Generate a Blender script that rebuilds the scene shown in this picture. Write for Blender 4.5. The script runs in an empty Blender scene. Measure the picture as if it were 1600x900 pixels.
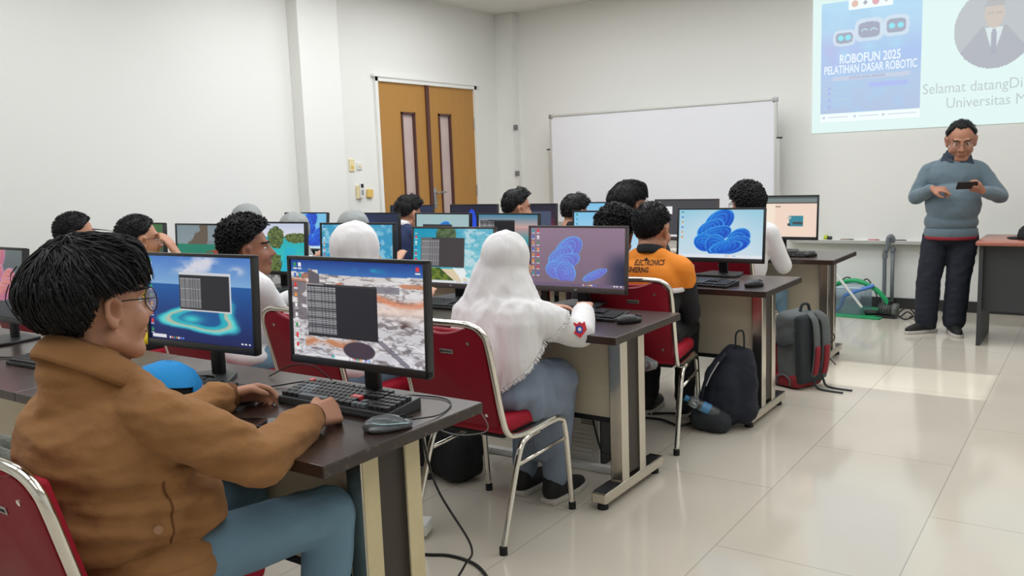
import bpy, bmesh, math, random
import numpy as np
from mathutils import Vector, Matrix, noise as mnoise
from mathutils.bvhtree import BVHTree
S = bpy.context.scene
COL = S.collection
PI = math.pi
rad = math.radians
random.seed(7)

# ------------------------------------------------------------------ materials
def lin(c):
    out = []
    for v in c[:3]:
        v = v / 255.0
        out.append(v / 12.92 if v <= 0.04045 else ((v + 0.055) / 1.055) ** 2.4)
    return tuple(out) + (1.0,)

_M = {}
def mat(name, col, rough=0.5, metal=0.0, spec=0.5, var=0.0, vscale=8.0, bump=0.0, bscale=60.0, stretch=None, trans=0.0, sheen=0.0, coat=0.0, alpha=1.0):
    if name in _M:
        return _M[name]
    m = bpy.data.materials.new(name)
    m.use_nodes = True
    nt = m.node_tree
    b = nt.nodes['Principled BSDF']
    c = lin(col)
    b.inputs['Base Color'].default_value = c
    b.inputs['Roughness'].default_value = rough
    b.inputs['Metallic'].default_value = metal
    b.inputs['Specular IOR Level'].default_value = spec
    b.inputs['Transmission Weight'].default_value = trans
    b.inputs['Sheen Weight'].default_value = sheen
    b.inputs['Coat Weight'].default_value = coat
    b.inputs['Alpha'].default_value = alpha
    tc = nt.nodes.new('ShaderNodeTexCoord')
    mp = nt.nodes.new('ShaderNodeMapping')
    nt.links.new(tc.outputs['Object'], mp.inputs['Vector'])
    if stretch:
        mp.inputs['Scale'].default_value = stretch
    if var > 0:
        n = nt.nodes.new('ShaderNodeTexNoise')
        n.inputs['Scale'].default_value = vscale
        n.inputs['Detail'].default_value = 5
        nt.links.new(mp.outputs['Vector'], n.inputs['Vector'])
        mx = nt.nodes.new('ShaderNodeMix')
        mx.data_type = 'RGBA'
        mx.inputs[6].default_value = tuple(max(0, x * (1 - var)) for x in c[:3]) + (1,)
        mx.inputs[7].default_value = tuple(min(1, x * (1 + var)) for x in c[:3]) + (1,)
        nt.links.new(n.outputs['Fac'], mx.inputs[0])
        nt.links.new(mx.outputs[2], b.inputs['Base Color'])
    if bump > 0:
        n2 = nt.nodes.new('ShaderNodeTexNoise')
        n2.inputs['Scale'].default_value = bscale
        n2.inputs['Detail'].default_value = 4
        nt.links.new(mp.outputs['Vector'], n2.inputs['Vector'])
        bp = nt.nodes.new('ShaderNodeBump')
        bp.inputs['Strength'].default_value = bump
        bp.inputs['Distance'].default_value = 0.01
        nt.links.new(n2.outputs['Fac'], bp.inputs['Height'])
        nt.links.new(bp.outputs['Normal'], b.inputs['Normal'])
    _M[name] = m
    return m

def emit_attr_mat():
    """a lit display: colours come from the picture stored on the panel's own grid"""
    if 'lit_display' in _M:
        return _M['lit_display']
    m = bpy.data.materials.new('lit_display')
    m.use_nodes = True
    nt = m.node_tree
    b = nt.nodes['Principled BSDF']
    b.inputs['Base Color'].default_value = (0.01, 0.01, 0.012, 1)
    b.inputs['Roughness'].default_value = 0.35
    b.inputs['Specular IOR Level'].default_value = 0.3
    a = nt.nodes.new('ShaderNodeAttribute')
    a.attribute_name = 'Col'
    nt.links.new(a.outputs['Color'], b.inputs['Emission Color'])
    b.inputs['Emission Strength'].default_value = 0.92
    _M['lit_display'] = m
    return m

def attr_mat():
    if 'printed' in _M:
        return _M['printed']
    m = bpy.data.materials.new('printed')
    m.use_nodes = True
    nt = m.node_tree
    b = nt.nodes['Principled BSDF']
    b.inputs['Roughness'].default_value = 0.7
    a = nt.nodes.new('ShaderNodeAttribute')
    a.attribute_name = 'Col'
    nt.links.new(a.outputs['Color'], b.inputs['Base Color'])
    _M['printed'] = m
    return m

def glow(name, col, strength=1.0):
    if name in _M:
        return _M[name]
    m = bpy.data.materials.new(name)
    m.use_nodes = True
    b = m.node_tree.nodes['Principled BSDF']
    b.inputs['Base Color'].default_value = (0.02, 0.02, 0.02, 1)
    b.inputs['Emission Color'].default_value = lin(col)
    b.inputs['Emission Strength'].default_value = strength
    _M[name] = m
    return m

# ------------------------------------------------------------------ objects
def link(name, me, m, parent=None, smooth=True):
    o = bpy.data.objects.new(name, me)
    me.name = name
    COL.objects.link(o)
    if m is not None:
        me.materials.append(m)
    if parent is not None:
        o.parent = parent
    if smooth and len(me.polygons):
        me.polygons.foreach_set('use_smooth', [True] * len(me.polygons))
    return o

def thing(name, label, cat, loc=(0, 0, 0), rz=0.0, group=None):
    o = bpy.data.objects.new(name, None)
    o.empty_display_size = 0.05
    COL.objects.link(o)
    o.location = loc
    o.rotation_euler = (0, 0, rz)
    return tag(o, label, cat, group)

def tag(o, label, cat, group=None):
    o['label'] = label
    o['category'] = cat
    if group:
        o['group'] = group
    return o

def struct(o):
    o['kind'] = 'structure'
    return o

def copy_tree(o, parent=None):
    c = o.copy()
    COL.objects.link(c)
    if parent is not None:
        c.parent = parent
    for ch in list(o.children):
        copy_tree(ch, c)
    return c

class MB:
    """collects shapes into one mesh"""
    def __init__(self):
        self.bm = bmesh.new()
    def _x(self, vs, M):
        if M is not None:
            bmesh.ops.transform(self.bm, matrix=M, verts=vs)
    def box(self, c, s, bevel=0.0, M=None, rz=0.0, rx=0.0, ry=0.0, seg=2):
        r = bmesh.ops.create_cube(self.bm, size=1.0)
        vs = r['verts']
        bmesh.ops.scale(self.bm, vec=s, verts=vs)
        if bevel > 0:
            es = list({e for v in vs for e in v.link_edges})
            rr = bmesh.ops.bevel(self.bm, geom=es, offset=bevel, segments=seg, profile=0.5, affect='EDGES')
            vs = list({v for f in rr['faces'] for v in f.verts} | {v for v in vs if v.is_valid})
            st, seen = list(vs), set(vs)
            while st:
                v = st.pop()
                for e in v.link_edges:
                    w = e.other_vert(v)
                    if w not in seen:
                        seen.add(w); st.append(w)
            vs = list(seen)
        T = Matrix.Translation(c) @ Matrix.Rotation(rz, 4, 'Z') @ Matrix.Rotation(ry, 4, 'Y') @ Matrix.Rotation(rx, 4, 'X')
        bmesh.ops.transform(self.bm, matrix=T, verts=vs)
        self._x(vs, M)
        return self
    def cyl(self, p0, p1, r0, r1=None, seg=16):
        r1 = r0 if r1 is None else r1
        p0, p1 = Vector(p0), Vector(p1)
        d = p1 - p0
        r = bmesh.ops.create_cone(self.bm, cap_ends=True, segments=seg, radius1=r0, radius2=r1, depth=d.length)
        T = Matrix.Translation((p0 + p1) / 2) @ d.to_track_quat('Z', 'Y').to_matrix().to_4x4()
        bmesh.ops.transform(self.bm, matrix=T, verts=r['verts'])
        return self
    def ell(self, c, r, M=None, sub=3, R=None):
        q = bmesh.ops.create_icosphere(self.bm, subdivisions=sub, radius=1.0)
        vs = q['verts']
        bmesh.ops.scale(self.bm, vec=r if hasattr(r, '__len__') else (r, r, r), verts=vs)
        if R is not None:
            bmesh.ops.transform(self.bm, matrix=R.to_4x4(), verts=vs)
        bmesh.ops.translate(self.bm, vec=c, verts=vs)
        self._x(vs, M)
        return self
    def cap(self, p0, r0, p1, r1, M=None, sub=2):
        p0, p1 = Vector(p0), Vector(p1)
        if M is not None:
            p0, p1 = M @ p0, M @ p1
        self.ell(p0, r0, sub=sub); self.ell(p1, r1, sub=sub)
        if (p1 - p0).length > 1e-5:
            self.cyl(p0, p1, r0, r1, 16)
        return self
    def chain(self, pts, rs, M=None, sub=2):
        for i in range(len(pts) - 1):
            self.cap(pts[i], rs[i], pts[i + 1], rs[i + 1], M, sub)
        return self
    def tube(self, pts, r, seg=8, closed=False, flat=1.0, up=None):
        pts = [Vector(p) for p in pts]
        n = len(pts)
        rr = r if hasattr(r, '__len__') else [r] * n
        rings = []
        prev = None
        for i, p in enumerate(pts):
            a = pts[(i - 1) % n] if (closed or i > 0) else p
            b = pts[(i + 1) % n] if (closed or i < n - 1) else p
            t = (b - a).normalized()
            if prev is None:
                u = Vector(up) if up else (Vector((0, 0, 1)) if abs(t.z) < 0.9 else Vector((1, 0, 0)))
                u = (u - t * u.dot(t)).normalized()
            else:
                u = (prev - t * prev.dot(t)).normalized()
            prev = u
            w = t.cross(u)
            rings.append([self.bm.verts.new(p + (u * math.cos(2 * PI * k / seg) * flat + w * math.sin(2 * PI * k / seg)) * rr[i]) for k in range(seg)])
        m = n if closed else n - 1
        for i in range(m):
            A, B = rings[i], rings[(i + 1) % n]
            for k in range(seg):
                self.bm.faces.new((A[k], A[(k + 1) % seg], B[(k + 1) % seg], B[k]))
        if not closed:
            self.bm.faces.new(list(reversed(rings[0])))
            self.bm.faces.new(rings[-1])
        return self
    def prism(self, poly, lo, hi, axis='z', bevel=0.0):
        def P(a, b, c):
            return {'z': (a, b, c), 'y': (a, c, b), 'x': (c, a, b)}[axis]
        A = [self.bm.verts.new(P(a, b, lo)) for a, b in poly]
        B = [self.bm.verts.new(P(a, b, hi)) for a, b in poly]
        n = len(poly)
        fs = [self.bm.faces.new(list(reversed(A))), self.bm.faces.new(B)]
        for i in range(n):
            fs.append(self.bm.faces.new((A[i], A[(i + 1) % n], B[(i + 1) % n], B[i])))
        bmesh.ops.recalc_face_normals(self.bm, faces=fs)
        if bevel > 0:
            es = list({e for v in A + B for e in v.link_edges})
            bmesh.ops.bevel(self.bm, geom=es, offset=bevel, segments=2, profile=0.5, affect='EDGES')
        return self
    def lathe(self, prof, c=(0, 0, 0), seg=24, M=None):
        rings = []
        for r, z in prof:
            rings.append([self.bm.verts.new((c[0] + r * math.cos(2 * PI * k / seg), c[1] + r * math.sin(2 * PI * k / seg), c[2] + z)) for k in range(seg)])
        for i in range(len(rings) - 1):
            for k in range(seg):
                self.bm.faces.new((rings[i][k], rings[i][(k + 1) % seg], rings[i + 1][(k + 1) % seg], rings[i + 1][k]))
        self.bm.faces.new(list(reversed(rings[0])))
        self.bm.faces.new(rings[-1])
        self._x([v for r in rings for v in r], M)
        return self
    def mesh(self):
        me = bpy.data.meshes.new('m')
        self.bm.to_mesh(me)
        self.bm.free()
        return me
    def build(self, name, m, parent=None, smooth=False):
        me = self.mesh()
        o = link(name, me, m, parent, smooth)
        if smooth == 'auto':
            me.set_sharp_from_angle(angle=rad(38))
        return o
    def fuse(self, name, voxel, m, parent=None, it=4, post=None):
        """one continuous surface round everything collected"""
        me = self.mesh()
        t = bpy.data.objects.new('tmp', me)
        COL.objects.link(t)
        r = t.modifiers.new('r', 'REMESH'); r.mode = 'VOXEL'; r.voxel_size = voxel
        if it:
            s = t.modifiers.new('s', 'SMOOTH'); s.iterations = it; s.factor = 0.5
        dg = bpy.context.evaluated_depsgraph_get()
        out = bpy.data.meshes.new_from_object(t.evaluated_get(dg))
        bpy.data.objects.remove(t); bpy.data.meshes.remove(me)
        if post:
            post(out)
        return link(name, out, m, parent, True)

def wrinkle(amp, scale, stretch=(1, 1, 1), seed=0.0, region=None):
    def f(me):
        n = len(me.vertices)
        co = np.empty(n * 3); me.vertices.foreach_get('co', co); co = co.reshape(-1, 3)
        no = np.empty(n * 3); me.vertices.foreach_get('normal', no); no = no.reshape(-1, 3)
        for i in range(n):
            p = Vector((co[i][0] * scale * stretch[0] + seed, co[i][1] * scale * stretch[1], co[i][2] * scale * stretch[2]))
            d = mnoise.noise(p)
            d = (1 - abs(d) * 2.2) * 0.6 + mnoise.noise(p * 2.3) * 0.4
            w = amp if region is None else amp * region(co[i])
            co[i] += no[i] * d * w
        me.vertices.foreach_set('co', co.ravel())
    return f

def grid_panel(name, img, w, h, m, parent, loc=(0, 0, 0)):
    """flat panel in local x (right) / z (up), facing -y, carrying the picture img[h,w,3] (0-255 sRGB)"""
    H, W = img.shape[:2]
    xs = np.linspace(-w / 2, w / 2, W); zs = np.linspace(h / 2, -h / 2, H)
    X, Z = np.meshgrid(xs, zs)
    co = np.stack([X + loc[0], np.full_like(X, loc[1]), Z + loc[2]], -1).reshape(-1, 3)
    I = np.arange(H * W).reshape(H, W)
    f = np.stack([I[:-1, :-1], I[1:, :-1], I[1:, 1:], I[:-1, 1:]], -1).reshape(-1, 4)
    me = bpy.data.meshes.new(name)
    me.vertices.add(len(co)); me.vertices.foreach_set('co', co.ravel())
    me.loops.add(f.size); me.loops.foreach_set('vertex_index', f.ravel())
    me.polygons.add(len(f)); me.polygons.foreach_set('loop_start', np.arange(0, f.size, 4))
    me.update(calc_edges=True); me.validate()
    c = np.clip(img / 255.0, 0, 1)
    c = np.where(c <= 0.04045, c / 12.92, ((c + 0.055) / 1.055) ** 2.4)
    rgba = np.concatenate([c.reshape(-1, 3), np.ones((H * W, 1))], 1).astype(np.float32)
    a = me.color_attributes.new('Col', 'FLOAT_COLOR', 'POINT')
    a.data.foreach_set('color', rgba.ravel())
    return link(name, me, m, parent, False)

def lettering(name, text, size, m, parent, M, align='LEFT', bold=0.0, depth=0.0008, sx=1.0):
    cu = bpy.data.curves.new('t', 'FONT')
    cu.body = text; cu.size = size; cu.align_x = align; cu.extrude = depth; cu.offset = bold; cu.resolution_u = 3
    t = bpy.data.objects.new('t', cu); COL.objects.link(t)
    dg = bpy.context.evaluated_depsgraph_get()
    me = bpy.data.meshes.new_from_object(t.evaluated_get(dg))
    bpy.data.objects.remove(t); bpy.data.curves.remove(cu)
    me.transform(M @ Matrix.Diagonal((sx, 1, 1, 1)))
    return link(name, me, m, parent, False)

UP = Matrix.Rotation(PI / 2, 4, 'X')     # text plane: reads from -y

def bez(pts, n=24):
    """smooth path through points"""
    P = [Vector(p) for p in pts]
    P = [P[0] * 2 - P[1]] + P + [P[-1] * 2 - P[-2]]
    out = []
    segs = len(P) - 3
    per = max(2, n // segs)
    for i in range(segs):
        a, b, c, d = P[i:i + 4]
        for k in range(per):
            t = k / per
            out.append(0.5 * ((2 * b) + (c - a) * t + (2 * a - 5 * b + 4 * c - d) * t * t + (3 * b - a - 3 * c + d) * t ** 3))
    out.append(P[-2])
    return out
# ------------------------------------------------------------------ pictures shown on the displays
def canvas(h, w):
    v, u = np.mgrid[0:h, 0:w]
    return u / (w - 1.0), v / (h - 1.0)

def vnoise(u, v, sx, sy, seed):
    r = np.random.RandomState(seed)
    g = r.rand(int(sy) + 3, int(sx) + 3)
    x, y = u * sx, v * sy
    xi, yi = x.astype(int), y.astype(int)
    fx, fy = x - xi, y - yi
    fx, fy = fx * fx * (3 - 2 * fx), fy * fy * (3 - 2 * fy)
    return (g[yi, xi] * (1 - fx) + g[yi, xi + 1] * fx) * (1 - fy) + (g[yi + 1, xi] * (1 - fx) + g[yi + 1, xi + 1] * fx) * fy

def fbm(u, v, sx, sy, seed, o=4):
    t, a, s = 0, 1.0, 0
    for i in range(o):
        t = t + a * vnoise(u, v, sx * 2 ** i, sy * 2 ** i, seed + i); s += a; a *= 0.55
    return t / s

def mixc(img, c, m):
    m = np.clip(m, 0, 1)[..., None]
    return img * (1 - m) + np.array(c, float) * m

def sm(x, a, b):
    t = np.clip((x - a) / (b - a), 0, 1)
    return t * t * (3 - 2 * t)

def rect(img, u, v, x0, y0, x1, y1, c):
    return mixc(img, c, ((u >= x0) & (u <= x1) & (v >= y0) & (v <= y1)).astype(float))

def terminal(img, u, v, x0, y0, x1, y1, split=0.43, rows=26, bar=True, col=(38, 38, 44), cols=8):
    img = rect(img, u, v, x0, y0, x1, y1, col)
    if bar:
        img = rect(img, u, v, x0, y0, x1, y0 + 0.025, (62, 60, 64))
        img = rect(img, u, v, x0, y0 + 0.006, x0 + (x1 - x0) * 0.25, y0 + 0.02, (150, 150, 152))
    a, b = x0 + 0.006, x0 + (x1 - x0) * split
    t, q = (u - a) / (b - a), (v - y0 - 0.035) / (y1 - y0 - 0.06)
    ins = (t > 0) & (t < 1) & (q > 0) & (q < 1)
    line = (np.abs((q * rows) % 1 - 0.5) < 0.27) & (((t * cols) % 1) < 0.88)
    return mixc(img, (168, 168, 172), (ins & line) * 0.95)

def icons(img, u, v, n=7, x0=0.012, seed=3, cols=1):
    r = random.Random(seed)
    pal = [(220, 60, 60), (60, 150, 90), (60, 110, 200), (240, 240, 240), (30, 160, 170), (230, 150, 60)]
    for cx in range(cols):
        for i in range(n):
            y = 0.03 + i * 0.105
            img = rect(img, u, v, x0 + cx * 0.055, y, x0 + 0.022 + cx * 0.055, y + 0.042, r.choice(pal))
            img = rect(img, u, v, x0 - 0.004 + cx * 0.055, y + 0.055, x0 + 0.028 + cx * 0.055, y + 0.064, (235, 235, 235))
    return img

def taskbar(img, u, v, col=None, y=0.957, x=0.31, box=True):
    if col is not None:
        img = rect(img, u, v, 0, y, 1, 1, col)
    if box:
        img = rect(img, u, v, x, y + 0.008, x + 0.015, y + 0.036, (60, 190, 190))
        img = rect(img, u, v, x + 0.02, y + 0.006, x + 0.13, y + 0.038, (240, 240, 240))
    pal = [(240, 240, 240), (230, 120, 120), (80, 180, 160), (240, 170, 70), (245, 245, 245), (120, 120, 230), (70, 150, 220)]
    for i, c in enumerate(pal):
        img = rect(img, u, v, x + 0.145 + i * 0.022, y + 0.012, x + 0.157 + i * 0.022, y + 0.034, c)
    for q in (0.885, 0.915, 0.95):
        img = rect(img, u, v, q, y + 0.014, q + 0.017, y + 0.03, (235, 235, 235))
    return img

def petals(img, u, v, cx, cy, s, c0, c1, c2, asp=1.72, full=True):
    """a cluster of folded blue petals"""
    X, Y = (u - cx) * asp / s, (v - cy) / s
    L = [(-0.10, -0.52, 0.62, 0.40, -35), (-0.42, -0.26, 0.55, 0.30, -28), (0.60, 0.12, 0.50, 0.36, -40), (0.42, 0.34, 0.66, 0.30, -18),
         (-0.25, -0.02, 0.66, 0.30, -22), (-0.62, 0.26, 0.42, 0.34, 12), (-0.2, 0.36, 0.42, 0.40, 60), (0.15, 0.42, 0.62, 0.22, -12)]
    if not full:
        L = [L[0], L[1], L[4], L[5], L[6], (0.95, 0.40, 0.52, 0.16, -24)]
    for k, (px, py, a, b, ang) in enumerate(L):
        A = rad(ang)
        x, y = (X - px) * math.cos(A) + (Y - py) * math.sin(A), -(X - px) * math.sin(A) + (Y - py) * math.cos(A)
        d = np.sqrt((x / a) ** 2 + (y / b) ** 2)
        body = sm(-d, -1.0, -0.97) * (Y < 0.66)
        t = np.clip(0.55 - y / b * 0.45 - x / a * 0.2, 0, 1)
        col = np.array(c0)[None, None] * (1 - t[..., None]) + np.array(c1)[None, None] * t[..., None]
        d2 = np.sqrt(((x + a * 0.35) / a) ** 2 + ((y - b * 0.3) / b) ** 2)
        d3 = d + 0.10 * np.sin(2.0 * np.arctan2(y / b, x / a) + k)
        saw = (d3 * 3.4 + 0.37 * k) % 1.0
        rib = sm(saw, 0.80, 0.97) * (d3 > 0.22) * 0.9
        shade = (1 - saw) * 0.55 * (d3 > 0.22)
        col = col * (1 - shade[..., None]) + np.array(c0)[None, None] * 0.85 * shade[..., None]
        edge = sm(d, 0.90, 0.97)
        col = col * (1 - (rib * 0.55)[..., None]) + np.array(c2)[None, None] * (rib * 0.55)[..., None]
        col = col * (1 - (edge * 0.8)[..., None]) + np.array(c2)[None, None] * (edge * 0.8)[..., None]
        img = img * (1 - body[..., None]) + col * body[..., None]
    return img

def flat(u, c):
    return np.ones(u.shape + (3,)) * np.array(c, float)

def vgrad(v, c0, c1):
    return np.array(c0, float)[None, None] * (1 - v[..., None]) + np.array(c1, float)[None, None] * v[..., None]

def scr_rock(h, w):
    u, v = canvas(h, w)
    n = fbm(u, v, 7, 14, 11, 5); n2 = fbm(u, v, 16, 34, 21, 4); n3 = fbm(u, v, 4, 7, 5, 3)
    img = vgrad(np.clip((v - 0.1) * 1.2, 0, 1), (214, 208, 206), (206, 205, 212))
    img = mixc(img, (120, 110, 112), sm(n2, 0.52, 0.66) * 0.75)
    img = mixc(img, (236, 234, 236), sm(n, 0.5, 0.62) * 0.6)
    crack = 1 - np.abs(fbm(u, v, 6, 16, 41, 4) - 0.5) * 26
    img = mixc(img, (70, 62, 64), crack * 0.55 * (v > 0.13))
    band = np.exp(-((v - 0.36 - 0.05 * np.sin(u * 9)) / 0.035) ** 2) * (u > 0.6)
    img = mixc(img, (214, 120, 78), band * 0.85)
    img = mixc(img, (238, 214, 200), np.exp(-((v - 0.47) / 0.06) ** 2) * (u > 0.62) * 0.8)
    img = mixc(img, (196, 120, 82), ((np.abs(v - 0.215) < 0.02) & (n3 > 0.48)) * 0.8)
    img = mixc(img, (196, 130, 92), np.exp(-((v - 0.83 - 0.03 * np.sin(u * 20)) / 0.045) ** 2) * (u > 0.1) * (u < 0.5) * sm(n, 0.4, 0.55))
    img = mixc(img, (120, 116, 126), ((np.abs(v - 0.265) < 0.035) & (u > 0.63) & (u < 0.83)) * 0.8)
    d = (u - 0.03) * 1.0
    img = mixc(img, (110, 102, 108), ((u < 0.12) & (v > 0.22) & (v < 0.62) & (n3 > 0.42)) * 0.85)
    img = mixc(img, (150, 92, 66), ((v > 0.20 - u * 0.62) & (u < 0.17) & (v < 0.19)) * 0.8)
    img = mixc(img, (98, 92, 100), ((u > 0.14) & (u < 0.23) & (v > 0.09 + (u - 0.14) * 0.6) & (v < 0.24)))
    img = mixc(img, (70, 60, 72), sm(-((u - 0.52) ** 2 / 0.016 + (v - 0.89) ** 2 / 0.009), -1, -0.8))
    img = mixc(img, (112, 106, 118), (np.abs(u - 0.70 - (v - 0.8) * 0.9) < 0.028) * (v > 0.76) * 0.8)
    img = mixc(img, (90, 70, 64), np.exp(-(((u - 0.85) / 0.05) ** 2 + ((v - 0.60) / 0.05) ** 2)) * sm(n2, 0.42, 0.55))
    sky = v < 0.125 + 0.02 * np.sin(u * 3) - 0.04 * (u < 0.22) * (u > 0.14)
    img = np.where(sky[..., None], vgrad(v * 8, (28, 62, 140), (56, 108, 178)), img)
    img = mixc(img, (40, 160, 190), (np.exp(-(((u - 0.62) / 0.1) ** 2 + ((v - 0.09) / 0.03) ** 2)) * sky * sm(n, 0.4, 0.6)))
    img = icons(img, u, v, 9, 0.02, 4); img = icons(img, u, v, 2, 0.06, 9); img = icons(img, u, v, 1, 0.945, 2)
    img = terminal(img, u, v, 0.125, 0.235, 0.665, 0.78)
    return taskbar(img, u, v)

def scr_island(h, w):
    u, v = canvas(h, w)
    img = vgrad(np.clip(v / 0.34, 0, 1), (74, 122, 196), (128, 172, 214))
    n = fbm(u, v, 6, 9, 3, 5)
    for cx, cy, rx, ry in ((0.5, 0.1, 0.16, 0.1), (0.58, 0.06, 0.1, 0.1), (0.2, 0.13, 0.08, 0.06), (0.86, 0.15, 0.07, 0.05), (0.42, 0.16, 0.2, 0.05)):
        img = mixc(img, (214, 214, 226), np.exp(-(((u - cx) / rx) ** 2 + ((v - cy) / ry) ** 2) * 1.4) * sm(n, 0.35, 0.6) * 1.1)
    sea = v > 0.33
    img = np.where(sea[..., None], vgrad((v - 0.33) / 0.67, (22, 88, 158), (20, 30, 86)), img)
    x, y = (u - 0.53) / 0.34, (v - 0.70) / 0.17
    a = np.arctan2(y, x)
    rr = np.sqrt(x * x + y * y) * (1 + 0.12 * np.sin(a * 2 + 0.6) + 0.20 * np.cos(a * 3 + 0.6)) + (fbm(u, v, 8, 8, 9, 3) - 0.5) * 0.22
    img = mixc(img, (28, 150, 176), sm(-rr, -1.22, -1.0) * sea)
    img = mixc(img, (92, 214, 214), np.exp(-((rr - 0.92) / 0.14) ** 2) * sea)
    img = mixc(img, (196, 188, 160), np.exp(-((rr - 0.84) / 0.07) ** 2) * sea * 0.95)
    img = mixc(img, (34, 176, 190), sm(-rr, -0.76, -0.68) * sea)
    img = mixc(img, (20, 84, 146), sm(-rr, -0.66, -0.5) * sea)
    img = mixc(img, (60, 200, 200), np.exp(-(((u - 0.42) / 0.10) ** 2 + ((v - 0.73) / 0.05) ** 2)) * sea)
    img = icons(img, u, v, 9, 0.012, 8)
    img = rect(img, u, v, 0.312, 0.185, 0.805, 0.63, (205, 208, 214))
    img = terminal(img, u, v, 0.315, 0.21, 0.79, 0.62, 0.44, 24, False)
    img = rect(img, u, v, 0.02, 0.945, 0.16, 0.98, (225, 225, 230))
    return taskbar(img, u, v, None, 0.945, 0.05, False)

def scr_pink(h, w):
    u, v = canvas(h, w)
    img = vgrad(v, (92, 102, 104), (44, 48, 54))
    img = petals(img, u, v, 0.55, 0.42, 0.52, (176, 84, 120), (230, 150, 110), (196, 160, 220), full=True)
    return img

def scr_purple(h, w):
    u, v = canvas(h, w)
    img = vgrad(v, (146, 122, 142), (122, 102, 120))
    img = mixc(img, (28, 36, 62), sm(u, 0.72, 1.0) * sm(v, 0.3, 0.7) * 0.9)
    img = petals(img, u, v, 0.44, 0.60, 0.46, (116, 104, 206), (112, 158, 236), (96, 190, 250), full=False)
    img = icons(img, u, v, 8, 0.016, 5, 2)
    return taskbar(img, u, v, (112, 94, 120), 0.94, 0.42, False)

def scr_bloom(h, w, bg0=(150, 204, 226), bg1=(206, 224, 236)):
    u, v = canvas(h, w)
    img = mixc(vgrad(v, bg0, bg1), (222, 232, 240), np.exp(-(((u - 0.5) / 0.4) ** 2 + ((v - 0.5) / 0.5) ** 2)) * 0.6)
    img = petals(img, u, v, 0.52, 0.54, 0.56, (18, 66, 196), (40, 150, 240), (90, 200, 255))
    img = icons(img, u, v, 6, 0.03, 5)
    return taskbar(img, u, v, (226, 232, 240), 0.93, 0.4, False)

def scr_sea_flower(h, w):
    u, v = canvas(h, w)
    img = vgrad(v, (120, 196, 234), (110, 180, 226))
    img = petals(img, u, v, 0.62, 0.55, 0.62, (14, 50, 190), (30, 110, 236), (70, 170, 250))
    return taskbar(img, u, v, (200, 226, 240), 0.93, 0.4, False)

def scr_beach(h, w):
    u, v = canvas(h, w)
    n = fbm(u, v, 8, 8, 31, 5)
    img = vgrad(v, (30, 150, 184), (70, 186, 196))
    n = fbm(u, v, 16, 14, 31, 5)
    img = mixc(img, (206, 226, 232), (0.35 + 0.45 * sm(n, 0.38, 0.6) + 0.35 * (fbm(u, v, 45, 40, 33, 2) - 0.4)) * sm(u, 0.42, 0.7))
    img = mixc(img, (222, 204, 170), ((v > 0.74) & (u > 0.3 + (v - 0.74) * 0.7) & (u < 0.62 + (v - 0.74) * 0.4)))
    img = mixc(img, (236, 240, 240), ((v > 0.72) & (u > 0.52 + (v - 0.74) * 0.5) & (u < 0.66 + (v - 0.74) * 0.4)) * sm(n, 0.3, 0.5))
    img = mixc(img, (110, 128, 40), ((v > 0.72) & (u < 0.36 + (v - 0.74) * 0.8)))
    img = mixc(img, (60, 84, 30), ((v > 0.72) & (u < 0.36 + (v - 0.74) * 0.8)) * sm(n, 0.48, 0.6))
    g = np.sqrt(((u - 0.42) / 0.13) ** 2 + ((v - 0.12) / 0.2) ** 2)
    img = mixc(img, (92, 112, 78), (g < 1)); img = mixc(img, (60, 82, 50), (g < 1) * sm(n, 0.45, 0.6))
    img = icons(img, u, v, 8, 0.02, 6)
    img = terminal(img, u, v, 0.10, 0.17, 0.655, 0.715, 0.43, 22, True, (66, 60, 62))
    return taskbar(img, u, v, (222, 226, 228), 0.95, 0.4, False)

def scr_waves(h, w):
    u, v = canvas(h, w)
    n = fbm(u, v, 14, 12, 51, 5)
    img = vgrad(v, (64, 156, 196), (30, 140, 186))
    img = mixc(img, (170, 214, 230), sm(n, 0.4, 0.66) * 0.7)
    return icons(img, u, v, 6, 0.02, 7)

def scr_karst(h, w):
    u, v = canvas(h, w)
    n = fbm(u, v, 12, 14, 61, 5)
    img = vgrad(np.clip(v / 0.3, 0, 1), (196, 204, 228), (226, 226, 236))
    img = np.where((v > 0.27)[..., None], vgrad(v, (30, 160, 176), (60, 206, 200)), img)
    for cx, cy, rx, ry in ((0.12, 0.26, 0.14, 0.10), (0.52, 0.30, 0.14, 0.23), (0.86, 0.30, 0.2, 0.10), (0.1, 0.9, 0.24, 0.42), (0.36, 0.98, 0.3, 0.42)):
        g = ((u - cx) / rx) ** 2 + ((v - cy) / ry) ** 2 + (n - 0.5) * 1.2
        img = mixc(img, (104, 122, 66), g < 1); n5 = fbm(u, v, 26, 28, 66, 4); img = mixc(img, (48, 68, 38), (g < 1) * sm(n5, 0.44, 0.56)); img = mixc(img, (150, 156, 92), (g < 1) * sm(n5, 0.60, 0.68) * 0.8)
    img = mixc(img, (36, 180, 206), (np.abs(u - 0.72 + (v - 0.8) * 0.2) < 0.09) * (v > 0.5))
    return img

def scr_lake(h, w):
    u, v = canvas(h, w)
    n = fbm(u, v, 9, 10, 71, 5)
    img = vgrad(v, (122, 138, 146), (150, 160, 160))
    img = mixc(img, (96, 84, 70), (v > 0.9 - np.abs(u - 0.02) * 1.4 - n * 0.4) * (u < 0.62))
    img = mixc(img, (120, 132, 140), (v > 0.5 - (u - 0.4) * 0.7) * (u >= 0.45) * sm(n, 0.4, 0.6))
    img = mixc(img, (22, 124, 100), (v > 0.42) & (v < 0.8))
    img = mixc(img, (140, 66, 46), ((v > 0.5) & (u > 0.35) & (v > 0.66 - (u - 0.3) * 0.3)) * sm(n, 0.35, 0.5))
    return mixc(img, (60, 60, 40), (v > 0.85) * 0.6)

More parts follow.
